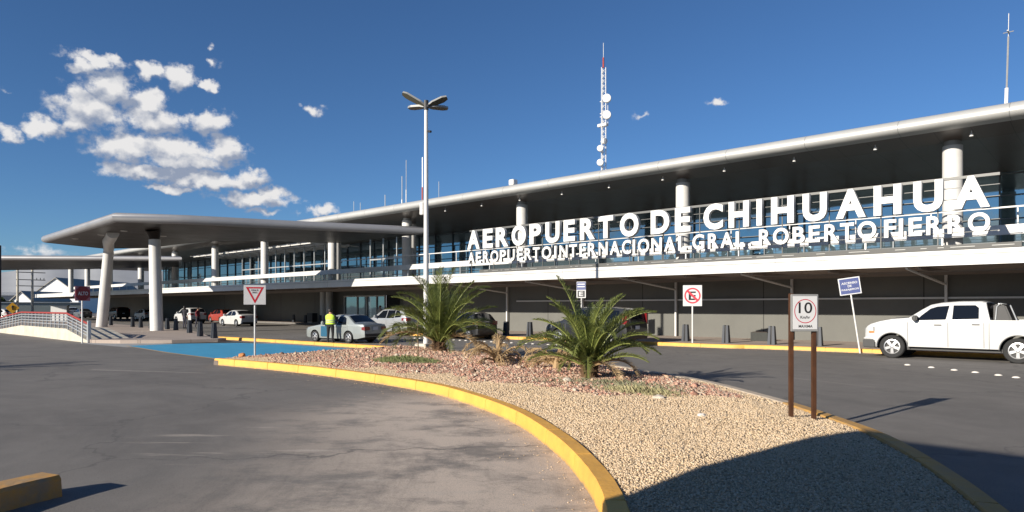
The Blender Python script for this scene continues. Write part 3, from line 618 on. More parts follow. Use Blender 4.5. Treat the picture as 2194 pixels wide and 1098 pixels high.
# antennas on the roof ----------------------------------------------
def rod(x, y, z1, label, lean=0, red=0, r=.035):
    a = empty('roof_antenna', (x, y, 9.44)); tag(a, label, 'antenna')
    hgt = z1-9.44
    m = MB(); m.tube([(0, 0, 0), (lean*.6, 0, hgt*.6)], r*1.5, 6); m.obj('mast', REDP if red else WHITE, a)
    m = MB(); m.tube([(lean*.6, 0, hgt*.6), (lean, 0, hgt)], r*.8, 6); m.obj('whip', GREYM if not red else STEEL, a); return a
rod(-66.45, 45, 13.87, 'short thin dark rod antenna, leftmost on the roof'); rod(-65.17, 45, 13.6, 'short pale rod antenna just right of the leftmost one')
rod(-60.55, 45, 13.96, 'stubby white rod antenna left of the tall white whip pair', r=.05)
rod(-57.6, 45, 15.6, 'white whip antenna, shorter of the close pair left of the lamp post', r=.05); rod(-56.9, 45, 17.2, 'thin whip antenna, taller of the close pair left of the lamp post')
a = rod(-54.25, 45, 17.1, 'red and white antenna mast with white domes beside the lamp post', red=1, r=.06)
q = MB(); q.tube([(-1.4, 0, 0), (-1.4, 0, 1.9), (.3, 0, 1.9)], .05, 6); q.obj('bracket', REDP, a)
for x, z, r in ((-1.7, 1.3, .38), (.6, .9, .65), (1.6, .7, .5)):
    q = MB(); q.lathe([(.01, -r), (r*.7, -r*.7), (r, 0), (r*.7, r*.7), (.01, r)], 16, 0, Matrix.Translation((x, 0, z))); q.obj('dome', WHITE, a, smooth=60)
rod(-51.7, 45, 14.3, 'faint short rod antenna just right of the lamp post')
a = rod(-5.57, 45, 16.3, 'tall leaning white antenna pole at the right edge of the roof', lean=.18, r=.06)
q = MB(); q.tube([(.18, 0, 6.86), (.2, 0, 8.1)], .02, 5); q.tube([(-.05, 0, 7.1), (.42, 0, 7.1)], .025, 5); q.tube([(.18, -.35, 7.1), (.18, .35, 7.1)], .03, 5); q.obj('crosspiece', GREYM, a)
a = empty('roof_box', (-41.6, 45, 9.4)); tag(a, 'little pale vent box standing on the roof edge right of the lamp post', 'roof vent')
q = MB(); q.box(-.12, .12, -.12, .12, 0, 3.3); q.obj('stem', GREYM, a); q = MB(); q.box(-.3, .3, -.3, .3, 3.3, 3.8); q.obj('cap', WHITE, a, bevel=.05)
# lattice mast
a = empty('radio_mast', (-35.3, 50, 9.44)); tag(a, 'tall white lattice radio mast with round dishes and a red tip', 'mast')
q = MB(); Hm = 13.6; c3 = [(.24*math.cos(t), .24*math.sin(t)) for t in (0.3, 2.4, 4.5)]
for c in c3: q.tube([(c[0], c[1], 0), (c[0]*.9, c[1]*.9, Hm)], .04, 6)
z = 0; k = 0
while z < Hm-.5:
    for j in range(3): q.tube([(*c3[j], z), (*c3[(j+1) % 3], z+.45)], .018, 4)
    z += .45
q.obj('lattice', WHITE, a)
q = MB(); q.tube([(0, 0, Hm), (0, 0, Hm+.9)], .08, 6); q.obj('beacon', REDP, a); q = MB(); q.tube([(0, 0, Hm+.9), (0, 0, 15.8)], .03, 6); q.obj('whip', STEEL, a)
def dish(x, z, r, yaw, par):
    d = MB(); M_ = Matrix.Translation((x, -.5, z)) @ Matrix.Rotation(yaw, 4, 'Z') @ Matrix.Rotation(R(90), 4, 'X')
    d.lathe([(.01, .22), (r*.95, .18), (r, .12), (r, -.1), (r*.5, -.3), (.05, -.38)], 24, 0, M_); d.tube([(x*.2, 0, z), (x, -.4, z)], .05, 6); d.obj('dish', WHITE, par, smooth=40)
zf = lambda py: 1.79+(658-py)*60.7/1463-9.44
dish(.72, zf(218), .38, .5, a); dish(.72, zf(253), .38, .5, a); dish(.02, zf(321), .28, .5, a); dish(.02, zf(351), .3, .5, a); dish(.42, zf(307), .26, 1.4, a)
q = MB()
for py, w in ((217, .5), (243, .7), (250, .8)): q.tube([(-.35, 0, zf(py)), (w, -.1, zf(py))], .04, 6)
q.tube([(.55, -.1, zf(268)), (.55, -.1, zf(217))], .03, 6); q.obj('bracket', WHITE, a)
q = MB(); q.box(-.5, .45, -.25, .15, zf(272), zf(266)); q.obj('platform', WHITE, a, bevel=.03)

# ================================================================ STREET THINGS
# lamp post
lp = empty('street_lamp', (-22.0, 18.45, .1)); tag(lp, 'tall white lamp post with four flat lamp heads beside the left palm', 'lamp post')
q = MB(); q.tube([(0, 0, 0), (0, 0, 5), (0, 0, 10.0)], [.12, .10, .075], 16); q.obj('pole', WHITE, lp, smooth=40)
q = MB(); q.prism([(-.35, -.35), (.35, -.35), (.35, .35), (-.35, .35)], -.1, .16); q.obj('footing', CONC, lp, bevel=.03)
for i, (ang, tilt, ln, roll) in enumerate(((R(219), R(30), 1.15, R(30)), (R(38), R(22), .95, R(-28)), (R(190), R(5), .95, R(12)), (R(68), R(2), .95, R(-12)))):
    e = MB(); M_ = Matrix.Translation((0, 0, 10.05)) @ Matrix.Rotation(ang, 4, 'Z') @ Matrix.Rotation(-tilt, 4, 'Y') @ Matrix.Rotation(roll, 4, 'X')
    vs = [(.10, -.05), (.30, -.13), (ln-.2, -.15), (ln, -.08), (ln, .08), (ln-.2, .15), (.30, .13), (.10, .05)]
    n_ = len(vs); e.add([M_ @ Vector((x, y, -.04)) for x, y in vs]+[M_ @ Vector((x, y, .05)) for x, y in vs], [(j, (j+1) % n_, (j+1) % n_+n_, j+n_) for j in range(n_)]+[tuple(range(n_, 2*n_))])
    e.add([M_ @ Vector((x, y, -.04)) for x, y in vs], [tuple(range(n_))[::-1]], 1)
    e.obj('lamp_head', [mat('lamp_housing', (.34, .34, .32), .4, .3), mat('lamp_lens', (.07, .065, .045), .2)], lp)
q = MB(); q.tube([(0, 0, 9.9), (0, 0, 10.3)], .10, 12); q.tube([(-.2, 0, 10.05), (.2, 0, 10.05)], .06, 8); q.obj('hub', DARKM, lp)
q = MB(); q.box(-.30, -.10, -.12, .12, 5.55, 6.05); q.obj('control_box', WHITE, lp, bevel=.02)
q = MB(); q.tube([(.12, 0, 9.0), (.30, 0, 8.95)], .05, 8); q.obj('camera', DARKM, lp)

def disc(x, z, ro, ri, y, n=40, sx=1, dep=.004):
    m = MB(); vs = []
    for r in (ro, ri):
        for k in range(n): vs.append((x+sx*r*math.cos(2*math.pi*k/n), y, z+r*math.sin(2*math.pi*k/n)))
    m.add(vs, [(k, (k+1) % n, (k+1) % n+n, k+n) for k in range(n)]); return m
def signpost(loc, rz, label, w, hgt, zc, post_r=.03, lean=0, mat_p=None, mat_b=None, post=STEEL, thick=.02):
    e = empty('road_sign', loc, rz); e.rotation_euler = (0, lean, rz); tag(e, label, 'road sign')
    q = MB(); q.tube([(0, .04, -.1), (0, .04, zc+hgt/2)], post_r, 8); q.obj('post', post, e)
    b = MB(); b.box(-w/2, w/2, -thick/2, thick/2, zc-hgt/2, zc+hgt/2); p = b.obj('panel', mat_b or SIGNW, e, bevel=.006)
    return e, p
# yield sign
rz = R(64); e, p = signpost((-20.75, 10.35, .15), rz, 'white square sign with red give-way triangle on thin steel post by the blue ground', .66, .62, 2.02)
q = MB(); tri = [(-.27, .25), (.27, .25), (0, -.27)]
tin = [(-.19, .205), (.19, .205), (0, -.165)]
q.add([(x, -.014, 2.02+z) for x, z in tri+tin], [(0, 1, 4, 3), (1, 2, 5, 4), (2, 0, 3, 5)]); q.obj('red_triangle', SIGNR, p)
place_text('CEDA EL', -.11, .11, 2.145, 2.195, -.012, [SIGNK], p, 'lettering', .005, .002); place_text('PASO', -.07, .07, 2.07, 2.12, -.012, [SIGNK], p, 'lettering', .005, .002)
# stop sign
e, p = signpost((-38.3, 10.25, 0), R(104), 'dark red octagonal stop sign on a white post at the end of the ramp rail', .02, .02, 2.45, .035, post=WHITE)
q = MB(); oc = [(.36*math.cos(R(22.5+45*k)), .36*math.sin(R(22.5+45*k))) for k in range(8)]
q.add([(x, -.03, 2.45+z) for x, z in oc]+[(x, -.005, 2.45+z) for x, z in oc], [tuple(range(8))]+[(k, (k+1) % 8, (k+1) % 8+8, k+8) for k in range(8)]); q.obj('plate', mat('stop_red', (.20, .006, .014), .5), p)
q = MB(); q.box(-.36, .36, -.004, .012, 2.09, 2.81); q.obj('backing', mat('sign_dull_pink', (.35, .12, .15), .5), p)
place_text('ALTO', -.24, .24, 2.36, 2.54, -.034, [SIGNW], p, 'lettering', .02, .002)
# no parking
e, p = signpost((-15.1, 28.35, .0), R(30), 'white square no-parking sign with crossed E, on a pole at the far kerb', .84, .95, 2.30, .035, post=WHITE)
disc(0, 2.30, .36, .29, -.014).obj('red_ring', mat('ring_red', (.55, .04, .06), .5), p)
place_text('E', -.17, .15, 2.10, 2.49, -.013, [SIGNK], p, 'letter', .02, .002)
q = MB(); d = Vector((.25, -.25)); nn = Vector((.035, .035)); q.add([(-d.x-nn.x, -.019, 2.3-d.y-nn.y), (-d.x+nn.x, -.019, 2.3-d.y+nn.y), (d.x+nn.x, -.019, 2.3+d.y+nn.y), (d.x-nn.x, -.019, 2.3+d.y-nn.y)], [(0, 1, 2, 3)]); q.obj('red_bar', mat('ring_red', (.55, .04, .06), .5), p)
# tilted blue sign
e, p = signpost((-8.05, 28.4, .0), R(20), 'tilted blue sign with white writing on a leaning white pole in front of the pickup', .76, .66, 2.62, .03, lean=R(-8), post=WHITE)
q = MB(); q.box(-.34, .34, -.016, -.011, 2.33, 2.91); q.obj('blue_field', SIGNB, p)
for tx, a_, b_, z_ in (('ASCENSO', -.28, .28, 2.70), ('DE', -.07, .07, 2.58), ('PASAJEROS', -.30, .30, 2.44)): place_text(tx, a_, b_, z_, z_+.085, -.02, [SIGNW], p, 'lettering', .02, .002)
# small sign behind palm
e, p = signpost((-21.6, 28.6, .1), R(20), 'small blue and white sign half hidden behind the crown of the right palm', .5, .85, 2.58, .03, post=WHITE)
q = MB(); q.box(-.24, .24, -.016, -.011, 2.58, 2.98); q.obj('blue_field', SIGNB, p)
q = MB(); q.box(-.2, .2, -.022, -.017, 2.85, 2.90); q.box(-.2, .2, -.022, -.017, 2.72, 2.77); q.obj('white_bars', SIGNW, p)
q = MB(); q.box(-.2, .2, -.016, -.011, 2.2, 2.54); q.obj('dark_field', DARKM, p); place_text('E', -.1, .1, 2.26, 2.48, -.02, [SIGNW], p, 'letter', .01, .002)
# speed sign on two posts
e = empty('speed_sign', (-3.545, 9.87, .1), R(46)); tag(e, 'white speed limit sign reading 10 on two brown square posts at the island edge', 'road sign')
for x, y, z1 in ((-.175, -.0, 1.88), (.155, .0, 1.36)):
    q = MB(); q.box(x-.028, x+.028, y-.028, y+.028, -.05, z1); q.obj('post', BROWN, e, bevel=.004)
q = MB(); q.box(-.20, .19, -.065, -.030, 1.345, 1.868); p = q.obj('panel_frame', GREYM, e, bevel=.005)
q = MB(); q.box(-.178, .168, -.073, -.066, 1.375, 1.84); q.obj('panel_face', SIGNW, p)
disc(-.005, 1.63, .17, .158, -.0745, sx=.93).obj('red_ring', mat('thin_ring_red', (.42, .03, .05), .5), p)
place_text('10', -.10, .095, 1.60, 1.755, -.073, [SIGNK], p, 'lettering', .008, .0015)
place_text('Km/hr', -.075, .065, 1.525, 1.565, -.073, [SIGNK], p, 'lettering', .015, .0015); place_text('MAXIMA', -.10, .10, 1.40, 1.437, -.073, [SIGNK], p, 'lettering', .015, .0015)

# bollards
def bollard(base, label, hh=.80, grp='dark tapered bollards along the kerbs'):
    e = empty('bollard', base); tag(e, label, 'bollard', grp)
    for s_, w in ((-1, 0), (1, 0)):
        q = MB(); x0, x1 = (.035, .17) if s_ > 0 else (-.17, -.035)
        t0, t1 = (.035, .125) if s_ > 0 else (-.125, -.035)
        q.add([(x0, -.12, 0), (x1, -.12, 0), (x1, .12, 0), (x0, .12, 0), (t0, -.08, hh), (t1, -.08, hh), (t1, .08, hh), (t0, .08, hh)], [(0, 1, 2, 3), (4, 5, 6, 7), (0, 1, 5, 4), (1, 2, 6, 5), (2, 3, 7, 6), (3, 0, 4, 7)])
        q.obj('side_plate', mat('bollard_grey', (.045, .05, .06), .5, .3), e, bevel=.01)
    q = MB(); q.box(-.05, .05, -.06, .06, 0, hh-.03); q.obj('core', BLACK, e)
    return e
B0 = bollard((-16.1, 29.55, .152), 'dark bollard on the pavement just left of the no-parking sign')
KID[B0.name] = list(B0.children)
def more_bollards(lst):
    for x, y, z, lb in lst:
        b = copy_tree(B0); b.location = (x, y, z); b['label'] = lb
more_bollards([(-14.01, 29.45, .152, 'dark bollard right of the no-parking sign, left of the black planter box'),
 (-11.92, 29.5, .152, 'dark bollard right of the black planter box, left of the speed sign'),
 (-10.04, 29.7, .152, 'dark bollard partly behind the right post of the speed sign'),
 (-25.0, 28.4, .152, 'dark bollard left of the right palm, above the bare stretch of kerb'),
 (-23.3, 28.7, .152, 'dark bollard close to the front wheel of the black van'),
 (-27.0, 28.6, .152, 'dark bollard behind the rear of the black hatchback'),
 (-66.6, 20.0, .17, 'dark bollard at the foot of the left canopy column'), (-60.0, 19.6, .17, 'dark bollard right of the left canopy column, beside the waiting people'),
 (-57.6, 19.4, .17, 'dark bollard midway between the two canopy columns'), (-54.9, 19.2, .17, 'dark bollard just left of the right canopy column'),
 (-52.0, 19.3, .17, 'dark bollard just right of the right canopy column'), (-49.4, 18.9, .17, 'dark bollard second to the right of the right canopy column'),
 (-43.6, 17.5, .17, 'dark bollard in front of the red car'), (-38.2, 15.9, .17, 'dark bollard in front of the white saloon, left of the last one'), (-35.3, 15.4, .17, 'dark bollard at the end of the row, beside the yellow kerb strip'),
 (-66.5, 37.5, .152, 'dark bollard against the sunlit wall right of the white saloon'), (-64.1, 37.5, .152, 'dark bollard left of the black bin by the sunlit wall'), (-61.3, 37.5, .152, 'dark bollard right of the black bin by the sunlit wall'), (-58.6, 37.4, .152, 'dark bollard in the shade left of the entrance door')])
q = MB(); q.prism([(-.42, -.22), (.42, -.22), (.42, .22), (-.42, .22)], 0, .42); b = q.obj('planter_box', mat('planter_dark', (.030, .032, .028), .7, var=.3, vs=8), bevel=.02); b.location = (-13.55, 32.2, .152); tag(b, 'low black planter box on the pavement against the wall', 'planter')
tp = MB(); tp.box(-.36, .36, -.17, .17, .40, .44); tp.obj('soil', mat('soil', (.05, .035, .025), .9), b)
e = empty('litter_bin', (-63.0, 37.6, .152)); tag(e, 'black rectangular bin in front of the sunlit wall right of the white saloon', 'bin')
q = MB(); q.box(-.55, .55, -.3, .3, .12, 1.0); q.obj('bin_body', BLACK, e, bevel=.03); q = MB(); q.box(-.4, .4, -.32, -.2, 0, .12); q.obj('foot', CONC, e)

# road studs
st0 = MB(); st0.lathe([(.055, 0), (.05, .012), (.025, .022), (.002, .024)], 10); st0.add([(-.055, -.055, .001), (.055, -.055, .001), (.055, .055, .001), (-.055, .055, .001)], [(0, 1, 2, 3)])
STD = st0.obj('road_stud', mat('stud_white', (.75, .70, .62), .5), smooth=40); STD.scale = (1.6, 1.6, 1.6)
tag(STD, 'small white road stud in the line along the traffic lane', 'road stud', 'white road studs in line along the lane')
spos = [(-5.35, 23.62), (-4.61, 23.1), (-3.95, 22.6), (-3.39, 22.19), (-2.81, 21.69), (-2.39, 21.28), (-1.8, 20.8)]
spos += [(x, 24.75+.02*math.sin(x*3)) for x in np.arange(-30.5, -19.5, .47) if abs((x+25.3) % 4.2) > .3]
STD.location = (*spos[0], .002)
for p_ in spos[1:]:
    c = STD.copy(); COL.objects.link(c); c.location = (*p_, .002)
ln = MB(); l1 = off([(-8.5, 24.4), (-5.35, 23.8), (-2.0, 21.3), (2, 18)], .1)
l2 = off([(-8.5, 24.4), (-5.35, 23.8), (-2.0, 21.3), (2, 18)], .14); ln.add([(x, y, .003) for x, y in l1+l2[::-1]], [(0, 1, 6, 7), (1, 2, 5, 6), (2, 3, 4, 5)])
tag(ln.obj('painted_line', mat('faded_line', (.26, .235, .21), .85, var=.25, vs=6)), kind='structure')
for (x0_, y0_, x1_, y1_, w_) in ((-22, 6.1, -18.6, 7.9, .13), (-6.5, 17.4, -4.4, 16.6, .05)):
    ln = MB(); a_ = Vector((x0_, y0_)); b_ = Vector((x1_, y1_)); n_ = (b_-a_).normalized(); n_ = Vector((-n_.y, n_.x))*w_
    ln.add([(p.x, p.y, .003) for p in (a_-n_, b_-n_*.4, b_+n_*.4, a_+n_)], [(0, 1, 2, 3)]); tag(ln.obj('painted_line', mat('faded_line', (.26, .235, .21), .85)), kind='structure')

# access ramp with rails
rp = empty('access_ramp', (-49, 11.5, 0)); tag(rp, 'pale concrete access ramp with steel rails and red handrail in front of the canopy', 'ramp')
prof = [(-60.5, .1), (-52.3, .62), (-42.4, .62), (-38.6, .1)]
q = MB()
for y0_ in (10.55,):
    vs = [(x+49, y-11.5, z) for y in (10.55, 12.6) for x, z in prof+[(-38.6, -.02), (-60.5, -.02)]]
    q.add(vs, [(0, 1, 2, 3, 4, 5), (11, 10, 9, 8, 7, 6)]+[(i, (i+1) % 6, (i+1) % 6+6, i+6) for i in range(6)])
q.obj('ramp_body', CONC, rp)
def rz_(x): return np.interp(x, [p[0] for p in prof], [p[1] for p in prof])
for y_ in (10.6,):
    q = MB()
    xs_ = [-60.5, -52.3, -42.4, -38.6]
    for hh in (.22, .38, .54, .70): q.tube([(x+49, y_-11.5, rz_(x)+hh) for x in xs_], .028, 6)
    for x in np.arange(-60.4, -38.4, .83): q.box(x+49-.03, x+49+.03, y_-11.5-.03, y_-11.5+.03, rz_(x)-.05, rz_(x)+.80)
    for x in (-38.55,): q.box(x+49-.07, x+49+.07, y_-11.5-.07, y_-11.5+.07, -.1, 1.1)
    r_ = q.obj('rail', STEEL, rp)
    q = MB(); q.tube([(x+49, y_-11.5, rz_(x)+.83) for x in xs_], .05, 8); q.obj('handrail', REDP, r_)

# ================================================================ VEHICLES
WHEELS = {}
def wheel_mesh(r):
    key = round(r, 3)
    if key in WHEELS: return WHEELS[key]
    t = MB(); w = .11; rr = .64*r
    t.lathe([(rr, -w*.9), (r*.93, -w), (r, -w*.7), (r, w*.7), (r*.93, w), (rr, w*.9), (rr, -w*.9)], 36)
    a = t.obj('wheel', RUBBER, smooth=40); am = a.data; bpy.data.objects.remove(a)
    m = MB(); m.lathe([(rr*1.0, -w*.92), (rr, -w*.5), (rr*.93, -w*.45), (rr*.86, -w*.75), (rr*.9, -w*.95), (rr*1.0, -w*.92)], 36, 0)
    m.lathe([(rr*.95, -w*.3), (.001, -w*.3)], 30, 1)
    m.lathe([(rr*.24, -w*.3), (rr*.24, -w*.9), (rr*.15, -w*.98), (.001, -w)], 16, 0)
    for k in range(5):
        M_ = Matrix.Rotation(k*2*math.pi/5+.3, 4, 'Z'); a0, a1 = .13*r, .115*r
        vs = [M_ @ Vector(p) for p in ((rr*.12, -a1*.8, -w*.92), (rr*.12, a1*.8, -w*.92), (rr*.93, a0, -w*.85), (rr*.93, -a0, -w*.85), (rr*.12, -a1*.8, -w*.5), (rr*.12, a1*.8, -w*.5), (rr*.93, a0, -w*.5), (rr*.93, -a0, -w*.5))]
        m.add(vs, [(0, 1, 2, 3), (0, 3, 7, 4), (1, 5, 6, 2), (3, 2, 6, 7)], 0)
    b = m.obj('rim', [RIM, BLACK]); bm_ = b.data; bpy.data.objects.remove(b)
    WHEELS[key] = (am, bm_); return WHEELS[key]
def paint(name, c, metal=0): return mat('paint_'+name, c, .32, metal, coat=.8, var=.04, vs=2)
def ip_(x, P): return float(np.interp(x, [p[0] for p in P], [p[1] for p in P]))
def car(name, label, loc, rz, sp, pm, grp=None, cat='car'):
    e = empty(name, loc, rz); tag(e, label, cat, grp)
    Lc, Wd, top, belt, plan, sill, ax, r, tum = (sp[k] for k in ('L', 'W', 'top', 'belt', 'plan', 'sill', 'ax', 'r', 'tum'))
    hw = Wd/2; Hr = max(z for _, z in top); Ra = r*1.19
    w_ = lambda x: hw*ip_(x, plan)
    def zt(x): return ip_(x, top)
    def zb(x): return min(ip_(x, belt), zt(x)-.035)
    def zl(x):
        z = ip_(x, sp['low']) if 'low' in sp else sill
        for a in ax:
            if abs(x-a) < Ra: z = max(z, r+math.sqrt(max(Ra*Ra-(x-a)**2, 0)))
        return z
    def Y(x, z):
        b_ = zb(x); w = w_(x)
        if z <= b_: s = (z-sill)/(b_-sill); return w*(1-.045*(1-s)**2-.012*max(0, s-.6))
        return w*(.995-tum*(z-b_)/(Hr-ip_(x, belt)+1e-6))
    bedx = sp.get('bed')
    xs = set(np.round(np.arange(0, Lc+.001, .11), 4)) | {round(p[0], 4) for p in top} | {.03, Lc-.03, Lc}
    for a in ax:
        for k in range(0, 19): xs.add(round(a+Ra*math.cos(math.pi*k/18)*.9999, 4))
        xs |= {round(a-Ra-.002, 4), round(a+Ra+.002, 4)}
    if bedx: xs |= {bedx-.02, bedx+.02, Lc-.12, Lc-.08}
    xs = sorted(x for x in xs if 0 <= x <= Lc); vs = []
    SS = (0, .1, .3, .5, .7, .88, 1); US = (.12, .35, .6, .85, .96)
    for x in xs:
        L_ = zl(x); b_ = zb(x); t_ = zt(x); ring = [(0, L_), (w_(x)*.88, L_)]
        ring += [(Y(x, L_+(b_-L_)*s), L_+(b_-L_)*s) for s in SS]
        ring += [(Y(x, b_+(t_-b_)*s)-(0 if s < .9 else .012), b_+(t_-b_)*s) for s in US]
        yt = Y(x, t_)
        if bedx and bedx < x < Lc-.1: ring += [(yt-.05, t_), (yt-.10, t_), (yt-.10, t_-.4), (yt*.5, t_-.4), (0, t_-.4)]
        else:
            cr = .045*sp.get('crown', 1); ring += [(yt-.05, t_+.0), (yt*.75, t_+cr*.5), (yt*.5, t_+cr*.78), (yt*.25, t_+cr*.95), (0, t_+cr)]
        vs.append(ring)
    k = len(vs[0]); allv = []
    for x, ring in zip(xs, vs): allv += [(x, -y, z) for y, z in ring]+[(x, y, z) for y, z in ring[1:-1]][::-1]
    n = 2*k-2; m = MB(); fa, fm = [], []
    for i in range(len(xs)-1):
        for j in range(n):
            fa.append((i*n+j, (i+1)*n+j, (i+1)*n+(j+1) % n, i*n+(j+1) % n)); fm.append(1 if (j == 0 or j == n-1) else 0)
    fa += [tuple(range(n)), tuple(range((len(xs)-1)*n, len(xs)*n))[::-1]]; fm += [0, 0]
    m.add(allv, fa); m.m = fm
    body = m.obj('body', [pm, BLACK], e, smooth=32)
    # glass
    for side in (-1, 1):
        for W_ in sp['win']:
            q = MB(); q.add([(x, side*(Y(x, z)+.012), z) for x, z in W_]+[(x, side*(Y(x, z)-.03), z) for x, z in W_], [tuple(range(len(W_)))]+[(i, (i+1) % len(W_), (i+1) % len(W_)+len(W_), i+len(W_)) for i in range(len(W_))]); q.obj('side_window', GLASSC, e)
    for nm, (a, b_) in (('windscreen', sp['ws']), ('rear_window', sp['rw'])):
        q = MB(); nx = 6; ny = 8; vv = []
        for i in range(nx+1):
            x = a+(b_-a)*i/nx; t_ = zt(x); yt = Y(x, t_)*.90
            for j in range(ny+1):
                v = -1+2*j/ny; vv.append((x, v*yt, t_+.045*sp.get('crown', 1)*(1-abs(v*.9)**1.7)+.014))
        q.add(vv, [(i*(ny+1)+j, (i+1)*(ny+1)+j, (i+1)*(ny+1)+j+1, i*(ny+1)+j+1) for i in range(nx) for j in range(ny)]); q.obj(nm, GLASSC, e, smooth=60)
    am, bmm = wheel_mesh(r)
    for a in ax:
        for side in (-1, 1):
            wv_ = bpy.data.objects.new('wheel', am); COL.objects.link(wv_); wv_.parent = e; wv_.location = (a, side*(hw-.12), r); wv_.rotation_euler = (R(-90) if side > 0 else R(90), 0, 0)
            if side < 0: wv_.rotation_euler = (R(-90), 0, 0)
            else: wv_.rotation_euler = (R(90), 0, 0)
            rm = bpy.data.objects.new('rim', bmm); COL.objects.link(rm); rm.parent = wv_
    # lights
    tl = mat('tail_light', sp.get('tlc', (.17, .008, .010)), .2, coat=.5)
    for side in (-1, 1):
        x0_, x1_, z0_, z1_ = sp['tail']; q = MB(); yo = w_(Lc)+.012; ym = w_(x0_)+.008
        q.add([(x0_, side*ym, z0_+.03), (x0_, side*ym, z1_-.02), (Lc+.015, side*yo, z0_), (Lc+.015, side*yo, z1_), (Lc+.018, side*(yo-sp.get('tw', .3)), z0_+.02), (Lc+.018, side*(yo-sp.get('tw', .3)), z1_),
               (x0_, side*(ym-.15), z0_+.03), (x0_, side*(ym-.15), z1_-.02)], [(0, 1, 3, 2), (2, 3, 5, 4), (4, 5, 7, 6), (1, 7, 5, 3), (0, 2, 4, 6)]); q.obj('tail_light', tl, e)
        x0_, x1_, z0_, z1_ = sp['head']; q = MB()
        q.add([(x1_, side*(Y(x1_, z0_)+.01), z0_+.08), (x1_, side*(Y(x1_, z1_)+.01), z1_), (-.012, side*(w_(0)+.005), z0_), (-.012, side*(w_(0)+.002), z1_-.05), (-.012, side*(w_(0)-.32), z0_), (-.012, side*(w_(0)-.32), z1_-.08)], [(0, 1, 3, 2), (2, 3, 5, 4), (1, 5, 3), (0, 2, 4)]); q.obj('headlight', mat('headlight_lens', (.30, .30, .29), .12, .4), e)
        xm, zm = sp['mir']; q = MB(); yy = Y(xm, zm)
        q.box(xm-.06, xm+.10, side*yy+(0 if side > 0 else -.26), side*yy+(.26 if side > 0 else 0), zm-.02, zm+.17); q.obj('mirror', BLACK if sp.get('dark') else pm, e, bevel=.035)
        for hx, hz in sp.get('hand', []):
            q = MB(); yy = Y(hx, hz); q.box(hx, hx+.22, side*yy-.02, side*yy+.02, hz, hz+.035); q.obj('door_handle', sp.get('hm', pm), e, bevel=.008)
        for sx_, s0, s1 in sp.get('seam', []):
            q = MB()
            for i in range(5):
                za = s0+(s1-s0)*i/5; zb_ = s0+(s1-s0)*(i+1)/5
                q.add([(sx_-.008, side*(Y(sx_, za)+.003), za), (sx_+.008, side*(Y(sx_, za)+.003), za), (sx_+.008, side*(Y(sx_, zb_)+.003), zb_), (sx_-.008, side*(Y(sx_, zb_)+.003), zb_)], [(0, 1, 2, 3)])
            q.obj('door_seam', mat('seam_shadow', (.12, .12, .12), .8), e)
    pz = sp.get('plate', .75)
    q = MB(); q.box(Lc+.004, Lc+.02, -.17, .17, pz-.08, pz+.08); q.obj('number_plate', SIGNW, e)
    q = MB(); bz = sp.get('rbz', .42); yy = w_(Lc)*.93; q.box(Lc-.04, Lc+.025, -yy, yy, bz-.16, bz-.02); q.obj('bumper_insert', BLACK, e, bevel=.015)
    q = MB(); yy = w_(0)*.7; q.box(-.02, .05, -yy, yy, .42, .62); q.obj('grille', BLACK, e, bevel=.015)
    q = MB(); q.box(.5, Lc-.5, -hw*.7, hw*.7, sill-.06, sill+.05); q.obj('underbody', BLACK, e)
    return e
PL = [(0, .80), (.06, .87), (.2, .93), (.5, .98), (1.1, 1.0)]
def plan(L): return PL+[(L-1.0, 1.0), (L-.4, .97), (L-.12, .93), (L, .87)]
SEDAN = dict(L=4.35, W=1.74, sill=.22, r=.31, ax=(.85, 3.45), tum=.27, low=[(0, .25), (.5, .2), (3.9, .2), (4.35, .30)],
 top=[(0, .55), (.05, .70), (.25, .80), (1.05, .98), (1.25, 1.02), (1.95, 1.40), (2.35, 1.47), (2.9, 1.46), (3.2, 1.38), (3.85, 1.08), (4.2, 1.06), (4.30, .98), (4.35, .62)],
 belt=[(0, .50), (.4, .74), (1.2, .93), (4.0, 1.0), (4.35, .9)], win=[[(1.55, .96), (2.05, 1.36), (2.52, 1.40), (2.48, .97)], [(2.56, .97), (2.60, 1.40), (3.0, 1.38), (3.38, 1.14), (3.30, 1.0)]],
 ws=(1.32, 1.92), rw=(3.18, 3.80), tail=(4.1, 0, .74, .96), head=(0, .45, .56, .76), mir=(1.6, .97), plate=.82, hand=[(2.25, .84), (3.15, .86)], seam=[(1.35, .3, .9), (2.5, .26, .92)])
SEDAN['plan'] = plan(4.35)
OLD = dict(L=4.3, W=1.65, sill=.22, r=.29, ax=(.80, 3.25), tum=.24, low=[(0, .28), (.5, .22), (3.8, .22), (4.3, .32)],
 top=[(0, .60), (.04, .70), (.3, .76), (1.25, .90), (1.35, .92), (1.95, 1.33), (2.2, 1.38), (2.95, 1.37), (3.1, 1.33), (3.62, 1.00), (3.7, .96), (4.22, .93), (4.27, .88), (4.3, .60)],
 belt=[(0, .55), (.4, .72), (1.3, .86), (4.0, .90), (4.3, .85)], win=[[(1.55, .90), (2.02, 1.29), (2.42, 1.32), (2.40, .90)], [(2.47, .90), (2.49, 1.32), (2.86, 1.31), (3.02, 1.22), (3.12, .91)]],
 ws=(1.42, 1.92), rw=(3.12, 3.60), tail=(4.15, 0, .64, .82), tlc=(.05, .01, .01), head=(0, .15, .56, .70), mir=(1.6, .9), plate=.74, hand=[(2.15, .78), (2.9, .78)], seam=[(1.4, .3, .85), (2.44, .26, .88), (3.2, .6, .88)], tw=.34, rbz=.50)
OLD['plan'] = plan(4.3)
